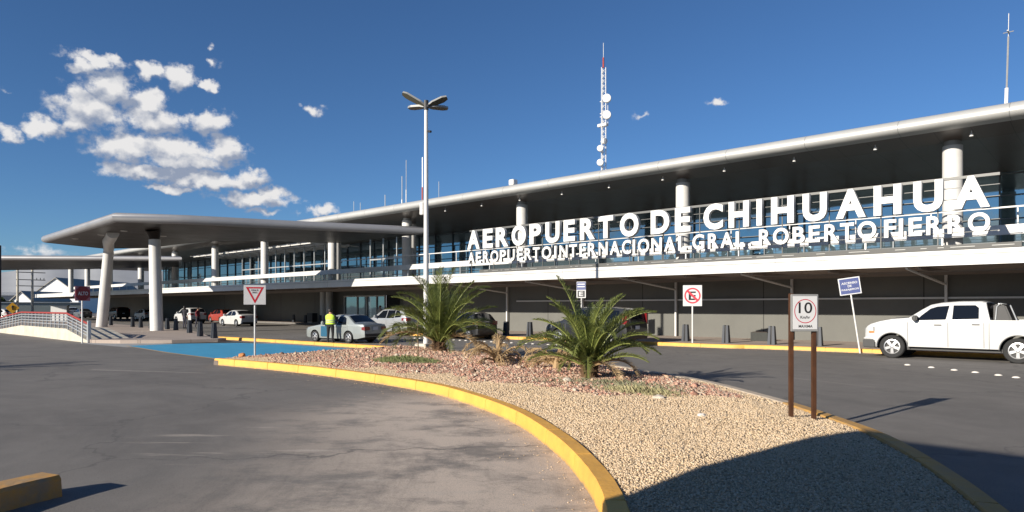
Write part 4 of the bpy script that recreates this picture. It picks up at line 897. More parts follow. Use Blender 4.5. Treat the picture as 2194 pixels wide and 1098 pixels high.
SUV = dict(L=4.55, W=1.85, sill=.28, r=.36, ax=(.90, 3.6), tum=.22, low=[(0, .30), (.5, .26), (4.1, .26), (4.55, .38)],
 top=[(0, .62), (.05, .86), (.3, .98), (1.1, 1.10), (1.25, 1.14), (1.95, 1.58), (2.3, 1.66), (3.6, 1.67), (4.0, 1.60), (4.12, 1.56), (4.45, 1.16), (4.50, 1.05), (4.55, .70)],
 belt=[(0, .58), (.4, .84), (1.2, 1.04), (4.1, 1.12), (4.55, 1.0)], win=[[(1.55, 1.08), (2.1, 1.54), (2.6, 1.58), (2.56, 1.08)], [(2.64, 1.08), (2.68, 1.58), (3.4, 1.58), (3.4, 1.10)], [(3.48, 1.12), (3.48, 1.57), (3.75, 1.55), (4.05, 1.30), (4.0, 1.16)]],
 ws=(1.32, 1.90), rw=(4.10, 4.42), tail=(4.15, 0, .92, 1.12), head=(0, .5, .72, .92), mir=(1.65, 1.1), plate=.86, hand=[(2.3, .98), (3.2, 1.0)], seam=[(1.35, .3, 1.0), (2.6, .3, 1.02)], rbz=.5)
SUV['plan'] = plan(4.55)
HATCH = dict(SUV); HATCH.update(L=4.0, W=1.70, r=.30, ax=(.8, 3.3), sill=.22, low=[(0, .26), (3.6, .22), (4.0, .32)],
 top=[(0, .58), (.05, .74), (.3, .84), (1.0, .98), (1.15, 1.02), (1.8, 1.42), (2.2, 1.50), (3.2, 1.47), (3.55, 1.38), (3.9, 1.0), (3.97, .9), (4.0, .60)],
 belt=[(0, .54), (.4, .76), (1.2, .94), (3.7, 1.02), (4.0, .9)], win=[[(1.4, .98), (1.95, 1.40), (2.4, 1.43), (2.36, .98)], [(2.44, .98), (2.48, 1.43), (3.1, 1.40), (3.42, 1.18), (3.35, 1.02)]],
 ws=(1.22, 1.78), rw=(3.55, 3.86), tail=(3.7, 0, .82, 1.02), head=(0, .5, .6, .8), mir=(1.5, .98), plate=.76, hand=[(2.15, .86), (3.0, .88)], seam=[(1.25, .3, .9), (2.4, .3, .94)], rbz=.45)
HATCH['plan'] = plan(4.0)
VAN = dict(SUV); VAN.update(L=4.75, W=1.85, top=[(0, .62), (.05, .86), (.3, .98), (1.0, 1.12), (1.15, 1.16), (1.8, 1.66), (2.2, 1.76), (3.9, 1.76), (4.45, 1.70), (4.6, 1.60), (4.70, 1.12), (4.75, .75)],
 belt=[(0, .58), (.4, .84), (1.2, 1.06), (4.5, 1.12), (4.75, 1.0)], rw=(4.56, 4.69), tail=(4.55, 0, 1.0, 1.5), tw=.14, ax=(.9, 3.75), win=[[(1.45, 1.1), (2.0, 1.62), (2.5, 1.66), (2.46, 1.1)], [(2.54, 1.1), (2.58, 1.66), (3.5, 1.66), (3.5, 1.12)], [(3.58, 1.14), (3.58, 1.65), (4.3, 1.62), (4.35, 1.16)]])
VAN['plan'] = PL+[(3.9, 1.0), (4.6, .98), (4.75, .94)]
PICK = dict(L=5.85, W=2.0, sill=.40, r=.40, ax=(.90, 4.47), tum=.20, crown=.6, low=[(0, .33), (.25, .33), (.5, .42), (5.3, .42), (5.85, .5)],
 top=[(0, .98), (.03, 1.04), (.10, 1.12), (.22, 1.19), (.52, 1.29), (.90, 1.37), (1.28, 1.40), (1.42, 1.42), (1.80, 1.70), (2.05, 1.86), (2.36, 1.925), (2.87, 1.965), (3.48, 1.97), (3.62, 1.93), (3.74, 1.38), (3.76, 1.36), (5.75, 1.37), (5.83, 1.34), (5.85, 1.30)],
 belt=[(0, .95), (.22, 1.1), (.9, 1.26), (1.4, 1.32), (3.7, 1.345), (5.85, 1.30)], plan=[(0, .84), (.05, .90), (.15, .95), (.35, .985), (.6, 1.0), (5.5, 1.0), (5.85, .98)],
 bed=3.76, win=[[(1.66, 1.33), (1.80, 1.50), (2.06, 1.73), (2.26, 1.80), (2.60, 1.83), (2.52, 1.36)], [(2.70, 1.37), (2.72, 1.84), (3.33, 1.845), (3.43, 1.76), (3.44, 1.40)]],
 ws=(1.44, 2.02), rw=(3.63, 3.73), tail=(5.72, 0, .85, 1.25), head=(0, .34, .86, 1.08), mir=(1.62, 1.33), dark=1, plate=.65, hand=[(2.18, 1.16), (3.25, 1.19)], hm=BLACK,
 seam=[(1.39, .5, 1.3), (2.58, .45, 1.33), (3.58, .45, 1.33), (3.72, .42, 1.34)], rbz=.6)
pk = car('pickup_truck', 'white crew cab pickup truck at the right edge, parked by the far kerb', (-7.41, 27.58, 0), 0, PICK, paint('white', (.50, .50, .49)), None, 'pickup truck')
q = MB(); q.box(-.05, .37, -.985, .985, .34, .64); q.obj('front_bumper', BLACK, pk, bevel=.03)
q = MB(); q.box(-.03, .36, -.955, .955, .63, .71); q.obj('bumper_cap', paint('white', (.50, .50, .49)), pk, bevel=.03)
for s_ in (-1, 1):
    q = MB(); q.box(.16, .335, s_*.972-.014, s_*.972+.014, .87, .93); q.obj('indicator', mat('amber_lens', (.55, .16, .02), .3), pk)
    for a in (.90, 4.47):
        th = [math.pi*k/20 for k in range(21)]; q = MB()
        vs = [(a+r_*math.cos(t), s_*(1.004), .40+r_*math.sin(t)) for r_ in (.476, .50) for t in th]
        q.add(vs, [(i, i+1, i+22, i+21) for i in range(20)]); q.obj('arch_lip', mat('seam_shadow', (.12, .12, .12), .8), pk)
rb = MB()
for s_ in (-.78,): rb.tube([(3.86, s_, 1.36), (3.90, s_, 1.80), (4.0, s_, 1.90), (4.25, s_, 1.84), (4.42, s_, 1.36)], .022, 8)
rb.tube([(3.95, -.78, 1.89), (3.95, .78, 1.89)], .022, 8); rb.obj('roll_bar', STEEL, pk, smooth=40)
q = MB(); q.add([(3.80, y, z) if k < 2 else (x, y, z) for y in (-.76, .70) for k, (x, z) in enumerate(((3.80, 1.30), (3.80, 1.88), (4.12, 1.86), (4.32, 1.30)))], [(0, 1, 2, 3), (4, 5, 6, 7), (0, 1, 5, 4), (1, 2, 6, 5), (2, 3, 7, 6), (3, 0, 4, 7)]); q.obj('bed_rack', BLACK, pk, bevel=.04)
q = MB(); q.box(.98, 1.5, -.8, .8, 1.385, 1.42); q.obj('cowl', BLACK, pk)
q = MB(); q.tube([(.2, 0, .4), (5.6, 0, .4)], .12, 8); q.box(.9, 4.5, -.75, .75, .30, .42); q.obj('chassis', BLACK, pk)

oc = car('saloon_car', 'old silver saloon stopped on the road with a blue panel on its door', (-32.05, 19.4, 0), R(9), OLD, paint('silver_green', (.27, .295, .29), .25), 'cars in front of the terminal')
q = MB(); q.box(1.30, 1.75, -.838, -.826, .30, .82); q.obj('blue_panel', mat('blue_door', (.012, .085, .15), .4), oc)
car('estate_car', 'silver grey people carrier parked at the kerb behind the left palm', (-37.6, 27.0, 0), 0, SUV, paint('silver', (.42, .43, .44), .5), 'cars in front of the terminal')
car('hatchback_car', 'black hatchback parked at the kerb between the two palms', (-30.1, 26.2, 0), 0, HATCH, paint('black', (.015, .016, .018), .2), 'cars in front of the terminal')
car('black_van', 'black tall van with red tail light behind the right palm', (-21.5, 26.35, 0), 0, VAN, paint('black', (.015, .016, .018), .2), 'cars in front of the terminal')
car('saloon_car', 'white saloon stopped left of the yield sign, rear towards us', (-64.6, 29.4, 0), R(2), SEDAN, paint('white', (.50, .50, .49)), 'cars in front of the terminal')
car('red_car', 'red car half hidden between the white saloon and the white estate', (-80.6, 35.2, 0), 0, HATCH, paint('red', (.30, .035, .02)), 'cars in front of the terminal')
car('estate_car', 'white estate with dark rear window right of the right canopy column', (-78.2, 30.5, 0), 0, SUV, paint('white', (.50, .50, .49)), 'cars in front of the terminal')
car('hatchback_car', 'white hatchback just left of the right canopy column', (-98.6, 33.1, 0), 0, HATCH, paint('white', (.50, .50, .49)), 'cars in front of the terminal')
car('black_van', 'dark van in the shade behind the waiting people, right of the left canopy column', (-112.5, 34.0, 0), 0, VAN, paint('black', (.015, .016, .018), .2), 'cars in front of the terminal')
car('grey_car', 'grey car just left of the left canopy column', (-127, 33.4, 0), 0, SEDAN, paint('grey', (.16, .17, .19), .4), 'cars in front of the terminal')
car('saloon_car', 'white car farthest left, above the middle of the ramp rail', (-149, 37.2, 0), 0, SUV, paint('white', (.50, .50, .49)), 'cars in front of the terminal')

# ================================================================ PEOPLE
SKIN = mat('skin', (.36, .20, .13), .6); HAIR = mat('dark_hair', (.012, .009, .008), .6)
def person(label, loc, rz, H, shirt, trousers, pose='stand', vest=None, shoe=(.02, .02, .02), long_hair=False):
    k = H/1.75; V = []; Ed = []; Rd = []
    def add(p, r, par=None):
        V.append(tuple(c*k for c in p)); Rd.append(r*k)
        if par is not None: Ed.append((par, len(V)-1))
        return len(V)-1
    # facing -y
    pel = add((0, 0, .95), .150); wa = add((0, .0, 1.10), .135, pel); ch = add((0, -.01, 1.30), .165, wa); up = add((0, .0, 1.43), .12, ch)
    nk = add((0, -.01, 1.50), .058, up); j = add((0, -.02, 1.57), .075, nk); hd = add((0, -.02, 1.65), .098, j); tp_ = add((0, -.01, 1.715), .075, hd)
    for s_ in (-1, 1):
        st = .04 if pose == 'walk' else 0
        hp = add((s_*.09, 0, .90), .098, pel); kn = add((s_*.10, -.02-st*s_*2, .50), .062, hp); an = add((s_*.105, .02-st*s_*4, .09), .042, kn); he = add((s_*.108, .03-st*s_*4, .045), .045, an); to = add((s_*.115, -.13-st*s_*4, .035), .034, he)
        sh = add((s_*.175, .0, 1.42), .062, up)
        if pose == 'lean' : el_ = add((s_*.25, -.12, 1.20), .045, sh); wr = add((s_*.20, -.34, 1.10), .030, el_); fd = Vector((0, -1, -.2))
        else: el_ = add((s_*.23, .03, 1.15), .045, sh); wr = add((s_*.24, -.06, .90), .030, el_); fd = Vector((0, -.25, -1))
        fd.normalize(); w0 = Vector(V[wr])/k; pm_ = add(w0+fd*.06, .032, wr)
        for f_ in range(4):
            a0 = Vector(V[pm_])/k; of = Vector((0, 1, -.1)) if pose != 'lean' else Vector((1, 0, 0))
            b0 = a0+fd*.03+of*(f_-1.5)*.018; i1 = add(b0, .009, pm_); i2 = add(b0+fd*(.035+.008*(f_ in (1, 2)))+Vector((-s_*.006, 0, 0)), .008, i1); add(b0+fd*.062+Vector((-s_*.02, 0, 0)), .007, i2)
        t1 = add(w0+fd*.035+Vector((-s_*.02, -.03, 0)), .011, wr); add(w0+fd*.07+Vector((-s_*.03, -.045, 0)), .009, t1)
    me = bpy.data.meshes.new('body'); me.from_pydata(V, Ed, []); o = bpy.data.objects.new('body', me); COL.objects.link(o)
    md = o.modifiers.new('s', 'SKIN'); md.use_smooth_shade = True
    for i, sv in enumerate(me.skin_vertices[0].data): sv.radius = (Rd[i], Rd[i]*(.72 if 0 < i < 4 or i == 0 else 1)); sv.use_root = (i == 0)
    sb = o.modifiers.new('b', 'SUBSURF'); sb.levels = 1; sb.render_levels = 1
    dg = bpy.context.evaluated_depsgraph_get(); m2 = bpy.data.meshes.new_from_object(o.evaluated_get(dg)); bpy.data.objects.remove(o)
    m2.materials.clear()
    for mt in (mat('cloth_%s' % str(shirt), shirt, .85, var=.15, vs=9), mat('cloth_%s' % str(trousers), trousers, .85, var=.15, vs=9), SKIN, mat('shoe', shoe, .5), HAIR): m2.materials.append(mt)
    for p in m2.polygons:
        c = p.center/k; arm = abs(c.x) > .19 and c.z < 1.35
        i = 0
        if c.z < .10: i = 3
        elif c.z < .98 and not (abs(c.x) > .185): i = 1
        elif c.z > 1.485: i = 2
        elif arm and (c.z < 1.13 and (c.z < 1.0 or pose == 'lean')): i = 2
        p.material_index = i
    ob = bpy.data.objects.new('person', m2); COL.objects.link(ob); ob.location = loc; ob.rotation_euler = (0, 0, rz); tag(ob, label, 'person')
    hh = MB(); hh.lathe([(.001, .115), (.06, .10), (.095, .05), (.105, -.005), (.09, -.06 if not long_hair else -.20), (.07, -.07 if not long_hair else -.24)], 16, 0, Matrix.Translation((0, .015*k, 1.66*k)) @ Matrix.Scale(k, 4))
    hh.obj('hair', HAIR, ob, smooth=60)
    fc = MB()
    for s_ in (-1, 1): fc.lathe([(.001, .012), (.012, 0), (.001, -.012)], 8, 1, Matrix.Translation((s_*.035*k, -.118*k, 1.66*k)))
    fc.add([Vector(p)*k for p in ((-.012, -.118, 1.61), (.012, -.118, 1.61), (0, -.145, 1.615), (0, -.118, 1.655))], [(0, 1, 2), (0, 2, 3), (1, 3, 2)], 0)
    fc.add([Vector(p)*k for p in ((-.028, -.113, 1.585), (.028, -.113, 1.585), (.02, -.119, 1.575), (-.02, -.119, 1.575))], [(0, 1, 2, 3)], 2)
    fc.obj('face', [SKIN, HAIR, mat('lip', (.30, .10, .08), .5)], ob)
    if vest:
        v = MB(); n = 20; prof_ = [(.20, .132, .97), (.195, .125, 1.10), (.205, .14, 1.28), (.205, .125, 1.40), (.13, .09, 1.475)]
        vs = [(a*math.cos(2*math.pi*i/n)*k, (b*math.sin(2*math.pi*i/n))*k, z*k) for a, b, z in prof_ for i in range(n)]
        v.add(vs, [(i*n+q_, i*n+(q_+1) % n, (i+1)*n+(q_+1) % n, (i+1)*n+q_) for i in range(len(prof_)-1) for q_ in range(n)])
        vo_ = v.obj('safety_vest', mat('hi_vis', (.55, .80, .06), .7, var=.08, vs=8), ob, smooth=60)
        for z in (1.07, 1.17):
            b = MB(); a_, b_ = .204, .136; b.add([(a_*math.cos(2*math.pi*i/n)*k, b_*math.sin(2*math.pi*i/n)*k, zz*k) for zz in (z-.022, z+.022) for i in range(n)], [(i, (i+1) % n, (i+1) % n+n, i+n) for i in range(n)]); b.obj('reflective_band', mat('reflective_grey', (.32, .34, .30), .4), vo_)
    return ob
off_ = person('person in yellow safety vest and black trousers standing at the silver saloon, back to us', (-29.4, 18.55, 0), R(212), 1.70, (.03, .035, .05), (.012, .012, .014), 'lean', vest=1); off_.scale = (1.22, 1.15, 1)
person('person in pale grey shirt and dark trousers by the entrance door', (-50.4, 36.9, .152), R(30), 1.75, (.40, .40, .38), (.03, .03, .035))
person('person in dark top with pale bag strap, nearest of the group under the canopy', (-58.0, 20.6, 0), R(160), 1.80, (.05, .04, .05), (.02, .02, .03), 'walk')
person('person in black jacket in the middle of the group under the canopy', (-58.3, 23.0, 0), R(200), 1.85, (.02, .02, .03), (.03, .03, .05), long_hair=True)
person('person in dark red top, rightmost of the group under the canopy', (-58.6, 24.2, 0), R(120), 1.75, (.16, .02, .03), (.03, .03, .05), 'walk')

# ================================================================ PLANTS
def frond_mesh(L, el0, droop, seed, dry=False, lw=.022, ll=.42):
    """one pinnate palm leaf as a mesh growing from the origin along +x"""
    r = random.Random(seed); n = 16; P = []; x = z = 0; a = el0
    for i in range(n+1):
        P.append(Vector((x, 0, z))); s_ = i/n; x += L/n*math.cos(a); z += L/n*math.sin(a); a -= droop/n*(.35+1.4*s_)
    m = MB(); m.tube(P, [.03*(1-.85*i/n)*min(1, L) for i in range(n+1)], 5, 1)
    N_ = int(60*L/1.7)
    for i in range(N_):
        t = .12+.88*i/N_; f = t*n; j = min(int(f), n-1); p = P[j].lerp(P[j+1], f-j); d = (P[j+1]-P[j]).normalized(); up = Vector((0, 1, 0)).cross(d)*-1
        up = d.cross(Vector((0, 1, 0))); up = up if up.z > 0 else -up
        ln_ = ll*(math.sin(math.pi*min(1, .12+t*.86))**.6)*r.uniform(.85, 1.1)*(L/1.7)**.5
        if dry and r.random() < .35: continue
        for s_ in (-1, 1):
            fw = r.uniform(.75, 1.05)+(t*.5); v = r.uniform(.25, .75) if not dry else r.uniform(-.8, .4)
            q = (d*fw+Vector((r.gauss(0, .12), s_+r.gauss(0, .15), r.gauss(0, .12)))*r.uniform(.75, 1.0)+up*v).normalized(); w = d*lw*.5
            e_ = p+q*ln_+Vector((0, 0, -ln_*r.uniform(.05, .22)*(2 if dry else 1))); mid = p+q*ln_*.5+up*.01
            m.add([p-w*.7, p+w*.7, mid+w, mid-w, e_], [(0, 1, 2, 3), (3, 2, 4)], 0)
    return m
LEAF = mat('palm_leaflet', (.145, .165, .038), .5, col2=(.055, .08, .02), vs=2.5, trans=.22); RACH = mat('palm_rachis', (.24, .26, .07), .5, col2=(.14, .17, .04), vs=3)
DRYL = mat('dry_leaflet', (.44, .32, .17), .85, col2=(.26, .17, .08), vs=5, trans=.15); DRYR = mat('dry_rachis', (.33, .22, .11), .8)
TRK = mat('palm_trunk_fibre', (.10, .055, .025), .95, var=.5, vs=12, bump=1, bs=20)
def palm(label, loc, size, nf, seed, dry=0, rz=0):
    r = random.Random(seed); e = empty('palm_tree', loc, rz); tag(e, label, 'palm')
    t = MB(); t.tube([(0, 0, -.1), (0, 0, .05), (.02, 0, .18*size), (.0, .02, .36*size)], [.17*size, .19*size, .15*size, .07*size], 12)
    for k in range(26):
        a = r.uniform(0, 6.28); z = r.uniform(.02, .30)*size; rr = .17*size; t.tube([(rr*.7*math.cos(a), rr*.7*math.sin(a), z), (rr*1.15*math.cos(a), rr*1.15*math.sin(a), z+.10*size)], [.05*size, .02*size], 5)
    t.obj('trunk', TRK, e)
    for k in range(nf):
        u = k/nf; az_ = k*2.39996+r.uniform(-.2, .2); el0 = R(87-66*u**1.05)+r.uniform(-.08, .08)
        L = size*r.uniform(1.55, 2.1)*(1.02-.22*u); dr = r.uniform(.7, 1.7)*(.85+.65*u)
        f = frond_mesh(L, el0, dr, seed*100+k, ll=.30*size)
        isd = k >= nf-dry
        o = f.obj('frond', [DRYL, DRYR] if isd else [LEAF, RACH], e, smooth=None); o.location = (.06*size*math.cos(az_), .06*size*math.sin(az_), .24*size); o.rotation_euler = (0, 0, az_)
    return e
palm('left young palm beside the lamp post, fronds arching wide', (-18.0, 15.7, .22), 1.38, 44, 3, 4)
palm('right young palm, nearer and fuller, in the middle of the island', (-8.85, 12.0, .23), 1.03, 46, 5, 4, .8)
palm('palm standing outside the picture that throws a streaky shadow on the road', (-25.6, -2.2, 0), 1.5, 30, 9)
def dry_heap(label, loc, size, n, seed):
    r = random.Random(seed); e = empty('dry_palm', loc); tag(e, label, 'dead palm')
    t = MB(); t.tube([(0, 0, -.05), (.03, 0, .22), (.08, .02, .55*size)], [.12, .08, .02], 7); t.obj('stump', DRYR, e)
    for k in range(n):
        f = frond_mesh(size*r.uniform(.8, 1.35), R(r.uniform(25, 75)), r.uniform(1.8, 3.0), seed*50+k, True, .026, .26); o = f.obj('frond', [DRYL, DRYR], e); az_ = r.uniform(0, 6.28); o.rotation_euler = (0, 0, az_); o.location = (0, 0, .08)
    return e
dry_heap('dry brown dead palm with bare stalks left of the right palm', (-12.9, 13.3, .22), 1.25, 20, 21)
dry_heap('low heap of withered fronds just left of the right palm trunk', (-10.9, 13.4, .22), .95, 18, 22)
def grass(label, cx, cy, rx, ry, n, h_, material, seed, kind='stuff'):
    r = random.Random(seed); m = MB()
    for k in range(n):
        a = r.uniform(0, 6.28); d_ = math.sqrt(r.random()); x = cx+rx*d_*math.cos(a); y = cy+ry*d_*math.sin(a); z = .2; hh = h_*r.uniform(.4, 1)*(1.1-d_*.6); b = r.uniform(0, 6.28); w = .006
        tx, ty = x+math.cos(b)*hh*.6, y+math.sin(b)*hh*.6; m.add([(x-w, y, z), (x+w, y+w, z), (x+w*.7+(tx-x)*.5, y+(ty-y)*.5, z+hh*.7), (tx, ty, z+hh)], [(0, 1, 2), (0, 2, 3)])
    return tag(m.obj('grass', material), label, 'grass', kind=kind)
GRS = mat('grass_green', (.13, .17, .055), .7, col2=(.20, .20, .09), vs=6, trans=.2); GRD = mat('grass_straw', (.42, .36, .20), .8, col2=(.20, .20, .09), vs=4)
grass('low green grass tuft under the scraggly sapling on red gravel', -15.3, 12.1, 1.25, .75, 2600, .26, GRS, 31)
grass('sparse grey green weeds in front of the right palm', -7.6, 11.2, 2.0, .9, 3200, .17, mat('grey_green', (.19, .19, .11), .8), 32)
grass('pale straw coloured tuft right of the right palm trunk', -6.7, 10.6, 1.0, .45, 1500, .20, GRD, 33)
grass('thin weeds along the back edge of red gravel near the yield sign', -18.5, 12.5, 2.4, 1.6, 1500, .13, mat('grey_green', (.19, .19, .11), .8), 34)
e = empty('sapling', (-15.9, 13.0, .2)); tag(e, 'thin scraggly sapling with sparse leaves left of the lamp post', 'sapling'); r = random.Random(5)
q = MB(); q.tube([(0, 0, -.05), (.03, 0, .45), (-.04, .03, .9), (.05, 0, 1.25)], [.025, .018, .012, .005], 6)
lf = MB()
for k in range(11):
    z = r.uniform(.45, 1.15); a = r.uniform(0, 6.28); L = r.uniform(.25, .55); p1 = Vector((L*math.cos(a), L*math.sin(a), z+r.uniform(-.1, .2))); p0 = Vector((0, 0, z)); q.tube([p0, p1], [.008, .003], 4)
    for j in range(26):
        p = p0.lerp(p1, r.uniform(.3, 1))+Vector((r.gauss(0, .05), r.gauss(0, .05), r.gauss(0, .05))); d = Vector((r.gauss(0, 1), r.gauss(0, 1), -1)).normalized()*.07; w = Vector((-d.y, d.x, 0)).normalized()*.012; lf.add([p, p+d*.5+w, p+d, p+d*.5-w], [(0, 1, 2, 3)])
q.obj('stem', mat('twig', (.16, .11, .06), .8), e); lf.obj('foliage', LEAF, e)
# loose stones by the yield sign, rubble and litter
def rock(label, loc, s_, m_, seed):
    r = random.Random(seed); bm = bmesh.new(); bmesh.ops.create_icosphere(bm, subdivisions=2, radius=s_)
    for v in bm.verts: v.co *= r.uniform(.82, 1.12); v.co.z *= .7
    me = bpy.data.meshes.new('stone'); bm.to_mesh(me); bm.free(); me.materials.append(m_); o = bpy.data.objects.new('stone', me); COL.objects.link(o); o.location = loc; tag(o, label, 'stone'); return o
rock('orange painted stone just behind the corner of the yellow kerb by the yield sign', (-20.9, 10.0, .26), .12, mat('orange_stone', (.50, .22, .08), .9, var=.3, vs=10), 1)
rock('pale stone lying in front of the right palm trunk', (-8.75, 11.1, .26), .11, mat('pale_stone', (.5, .44, .36), .9, var=.2, vs=10), 2)
rock('pale lump at the edge of the red gravel, below the right palm crown', (-6.0, 10.1, .25), .10, mat('pale_stone', (.5, .44, .36), .9), 3)
rock('small whitish stone on the beige gravel left of the speed sign', (-4.6, 8.9, .25), .06, mat('white_stone', (.62, .58, .52), .9), 4)

# ================================================================ BACKGROUND LEFT
def shed(name, label, c, w, dpt, zw, za, rz, wall, roof, cat='building'):
    e = empty(name, (c[0], c[1], 0), rz); tag(e, label, cat); hw = w/2
    q = MB(); vs = [(-hw, 0, 0), (hw, 0, 0), (hw, 0, zw), (0, 0, za), (-hw, 0, zw)]; vs += [(x, dpt, z) for x, _, z in vs]
    q.add(vs, [(0, 1, 2, 3, 4), (9, 8, 7, 6, 5), (0, 5, 6, 1), (1, 6, 7, 2), (0, 4, 9, 5)]); q.obj('wall', wall, e)
    q = MB(); t = .25
    for s_ in (-1, 1): q.add([(s_*(hw+.4), -.4, zw-.15), (0, -.4, za+.05), (0, dpt+.4, za+.05), (s_*(hw+.4), dpt+.4, zw-.15), (s_*(hw+.4), -.4, zw-.15+t), (0, -.4, za+.05+t), (0, dpt+.4, za+.05+t), (s_*(hw+.4), dpt+.4, zw-.15+t)], [(0, 1, 2, 3), (4, 5, 6, 7), (0, 1, 5, 4), (2, 3, 7, 6), (0, 3, 7, 4)])
    q.obj('roof', roof, e); return e
WR = mat('grey_roof_sheet', (.30, .29, .27), .9, 0, var=.15, vs=.3, stretch=(1, 1, 1)); WW = mat('hangar_white', (.75, .75, .74), .6, var=.05)
sh = shed('hangar', 'white gabled hangar with grey roof behind the far left columns', (-233, 55.5), 12.5, 45, 5.3, 10.1, R(48), WW, WR)
for x in (-2.6, 2.6): q = MB(); q.box(x-.4, x+.4, -.06, 0, 5.0, 5.8); q.obj('vent', DARKM, sh)
shed('shed', 'small white gabled shed left of the big hangar', (-210, 42.5), 4.6, 18, 3.3, 5.6, R(48), WW, WR)
q = MB(); q.box(-14, 14, 0, 12, 0, 5.4); q.box(-14.2, 14.2, -.3, 12, 5.4, 6.4, 1); b = q.obj('flat_building', [mat('far_grey_wall', (.26, .28, .31), .8, var=.1), WW]); b.location = (-262, 44, 0); b.rotation_euler = (0, 0, R(80)); tag(b, 'long grey building with a white eave, far left behind the poles', 'building')
q = MB(); q.box(-9, 9, 0, 8, 0, 2.6); q.box(-9, 9, -.2, 8, 2.6, 2.75, 1); b = q.obj('low_building', [mat('green_grey_wall', (.22, .25, .24), .8, var=.1), STEEL]); b.location = (-165, 34.5, 0); b.rotation_euler = (0, 0, R(76)); tag(b, 'low green grey building just left of the terminal end', 'building')
up = empty('utility_poles', (-133.4, 27.7, 0)); tag(up, 'pair of concrete utility poles with crossarms at the far left', 'utility pole')
for x in (-1.2, .8): q = MB(); q.tube([(0, x, 0), (0, x, 8.2)], [.2, .15], 10); q.obj('pole', CONC, up)
q = MB()
for z in (6.2, 5.2, 7.4): q.box(-.08, .08, -1.4, 2.6, z-.06, z+.06)
for y in (1.4, 1.9, 2.4): q.tube([(0, y, 6.2), (0, y, 6.55)], .05, 6)
q.obj('crossarm', DARKM, up)
e = empty('road_sign', (-109.5, 21.2, 0), R(75)); tag(e, 'yellow diamond warning sign at the far left', 'road sign')
q = MB(); q.tube([(0, .04, 0), (0, .04, 2.2)], .04, 6); q.obj('post', STEEL, e)
q = MB(); q.add([(.75*math.cos(R(90*k)), y, 1.65+.75*math.sin(R(90*k))) for y in (-.03, 0) for k in range(4)], [(0, 1, 2, 3), (4, 5, 6, 7)]+[(k, (k+1) % 4, (k+1) % 4+4, k+4) for k in range(4)]); q.obj('panel', mat('warning_yellow', (.75, .40, .03), .5), e)
q = MB(); q.tube([(0, -.04, 1.4), (0, -.04, 1.95)], .06, 5); q.tube([(-.15, -.04, 1.75), (0, -.04, 1.95), (.15, -.04, 1.75)], .05, 5); q.obj('symbol', SIGNK, e)
e = empty('dark_pillar', (-73.9, 13.3, 0)); tag(e, 'dark square pillar cut by the left edge of the picture', 'pillar')
q = MB(); q.box(-.17, .17, -.17, .17, 0, 7.2); q.obj('shaft', DARKM, e, bevel=.02); q = MB(); q.box(-.3, .3, -.3, .3, 0, .3); q.obj('foot', CONC, e)
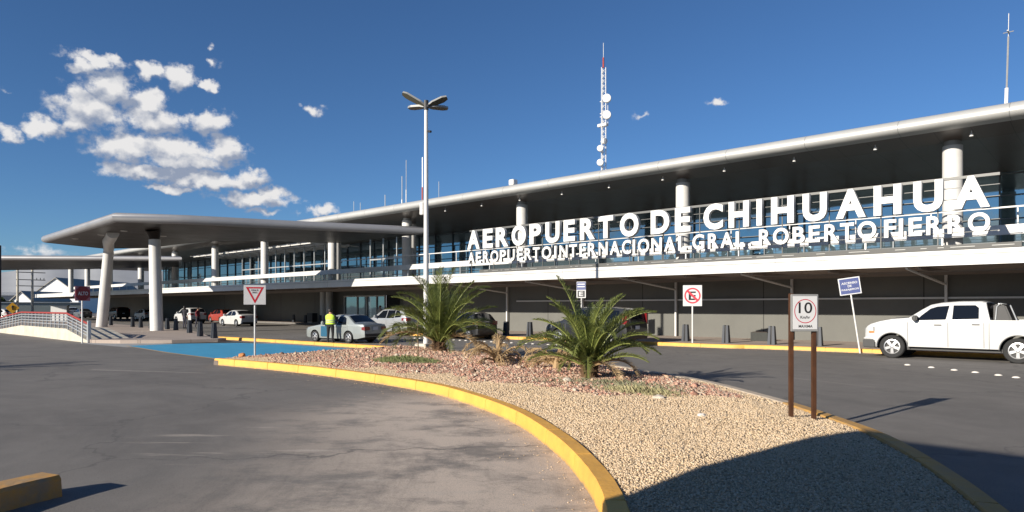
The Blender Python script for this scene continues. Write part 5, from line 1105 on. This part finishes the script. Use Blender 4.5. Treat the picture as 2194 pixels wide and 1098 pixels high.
def tree(label, loc, cr, hh, seed, leafc=(.045, .075, .02)):
    r = random.Random(seed); e = empty('tree', loc); tag(e, label, 'tree')
    q = MB(); q.tube([(0, 0, 0), (.1, 0, hh*.35), (0, .1, hh*.6)], [.25, .18, .1], 8)
    for k in range(6): a = k*1.05; q.tube([(0, 0, hh*.4), (cr*.5*math.cos(a), cr*.5*math.sin(a), hh*.7)], [.1, .04], 6)
    q.obj('trunk', mat('bark', (.09, .06, .04), .9), e)
    N_ = 2600; P = []; c = [(r.gauss(0, cr*.42), r.gauss(0, cr*.42), hh*.62+r.gauss(0, hh*.16), r.uniform(.35, .6)*cr*.7) for _ in range(16)]
    m = MB()
    for k in range(N_):
        b = r.choice(c); d = Vector((r.gauss(0, 1), r.gauss(0, 1), r.gauss(0, 1))).normalized()*b[3]*r.uniform(.6, 1.0); p = Vector(b[:3])+d; n_ = Vector((r.gauss(0, 1), r.gauss(0, 1), r.gauss(0, 1))).normalized(); t_ = n_.orthogonal().normalized()*.20; s_ = n_.cross(t_).normalized()*.12
        m.add([p-t_, p+s_, p+t_, p-s_], [(0, 1, 2, 3)])
    m.obj('crown', mat('tree_leaf_%d' % seed, leafc, .7, col2=tuple(c_*.5 for c_ in leafc), vs=.9, trans=.15), e); return e
tree('round dark green tree at the far left edge below the canopy', (-131, 21.0, 0), 2.9, 5.4, 3)
for i, (x, y) in enumerate(((-175, 32), (-190, 30), (-205, 39))):
    tree(('small dark tree behind the warning sign, nearest of three', 'small dark tree behind the warning sign, middle of three', 'small dark tree behind the warning sign, farthest of three')[i], (x, y, 0), 2.0, 3.2, 40+i)
wv2 = empty('parked_van', (-118, 22.5, 0), R(10)); tag(wv2, 'small white vehicle left of the yellow diamond sign', 'van')
wv2x = car('white_car', 'white car parked far left beside the yellow diamond sign', (-121.5, 20.2, 0), R(40), HATCH, paint('white', (.50, .50, .49))); bpy.data.objects.remove(wv2)
q = MB(); q.box(-.9, .9, -.5, .5, 0, 1.9); q.box(-1.0, 1.0, -.55, .55, 1.9, 2.0, 1); b = q.obj('kiosk', [WW, GREYM], bevel=.02); b.location = (-103, 25.0, 0); b.rotation_euler = (0, 0, R(60)); tag(b, 'small white box kiosk behind the left end of ramp rail', 'kiosk')
# unseen block added behind the viewpoint to throw the shade at the lower right
e = empty('shade_block', (1.5, -7, 0)); tag(e, 'plain unseen block added behind the viewpoint to cast the lower right shade', 'building')
q = MB(); q.box(-5.6, 14, -4, 4, 0, 4.35); q.obj('wall', mat('render_beige', (.45, .41, .35), .9, var=.1, bump=.2), e)
q = MB(); q.box(-5.62, 14.02, -4.02, 4.02, 4.352, 4.57); q.obj('roof', KERBC, e)
q = MB(); q.box(-4.6, -3.6, 4.0, 4.04, 0, 2.1); q.obj('door', DARKM, e)
for x in (-2.2, .8, 3.8, 6.8, 9.8): q = MB(); q.box(x, x+1.6, 4.0, 4.03, 1.0, 2.3); q.obj('window', GLASSC, e)
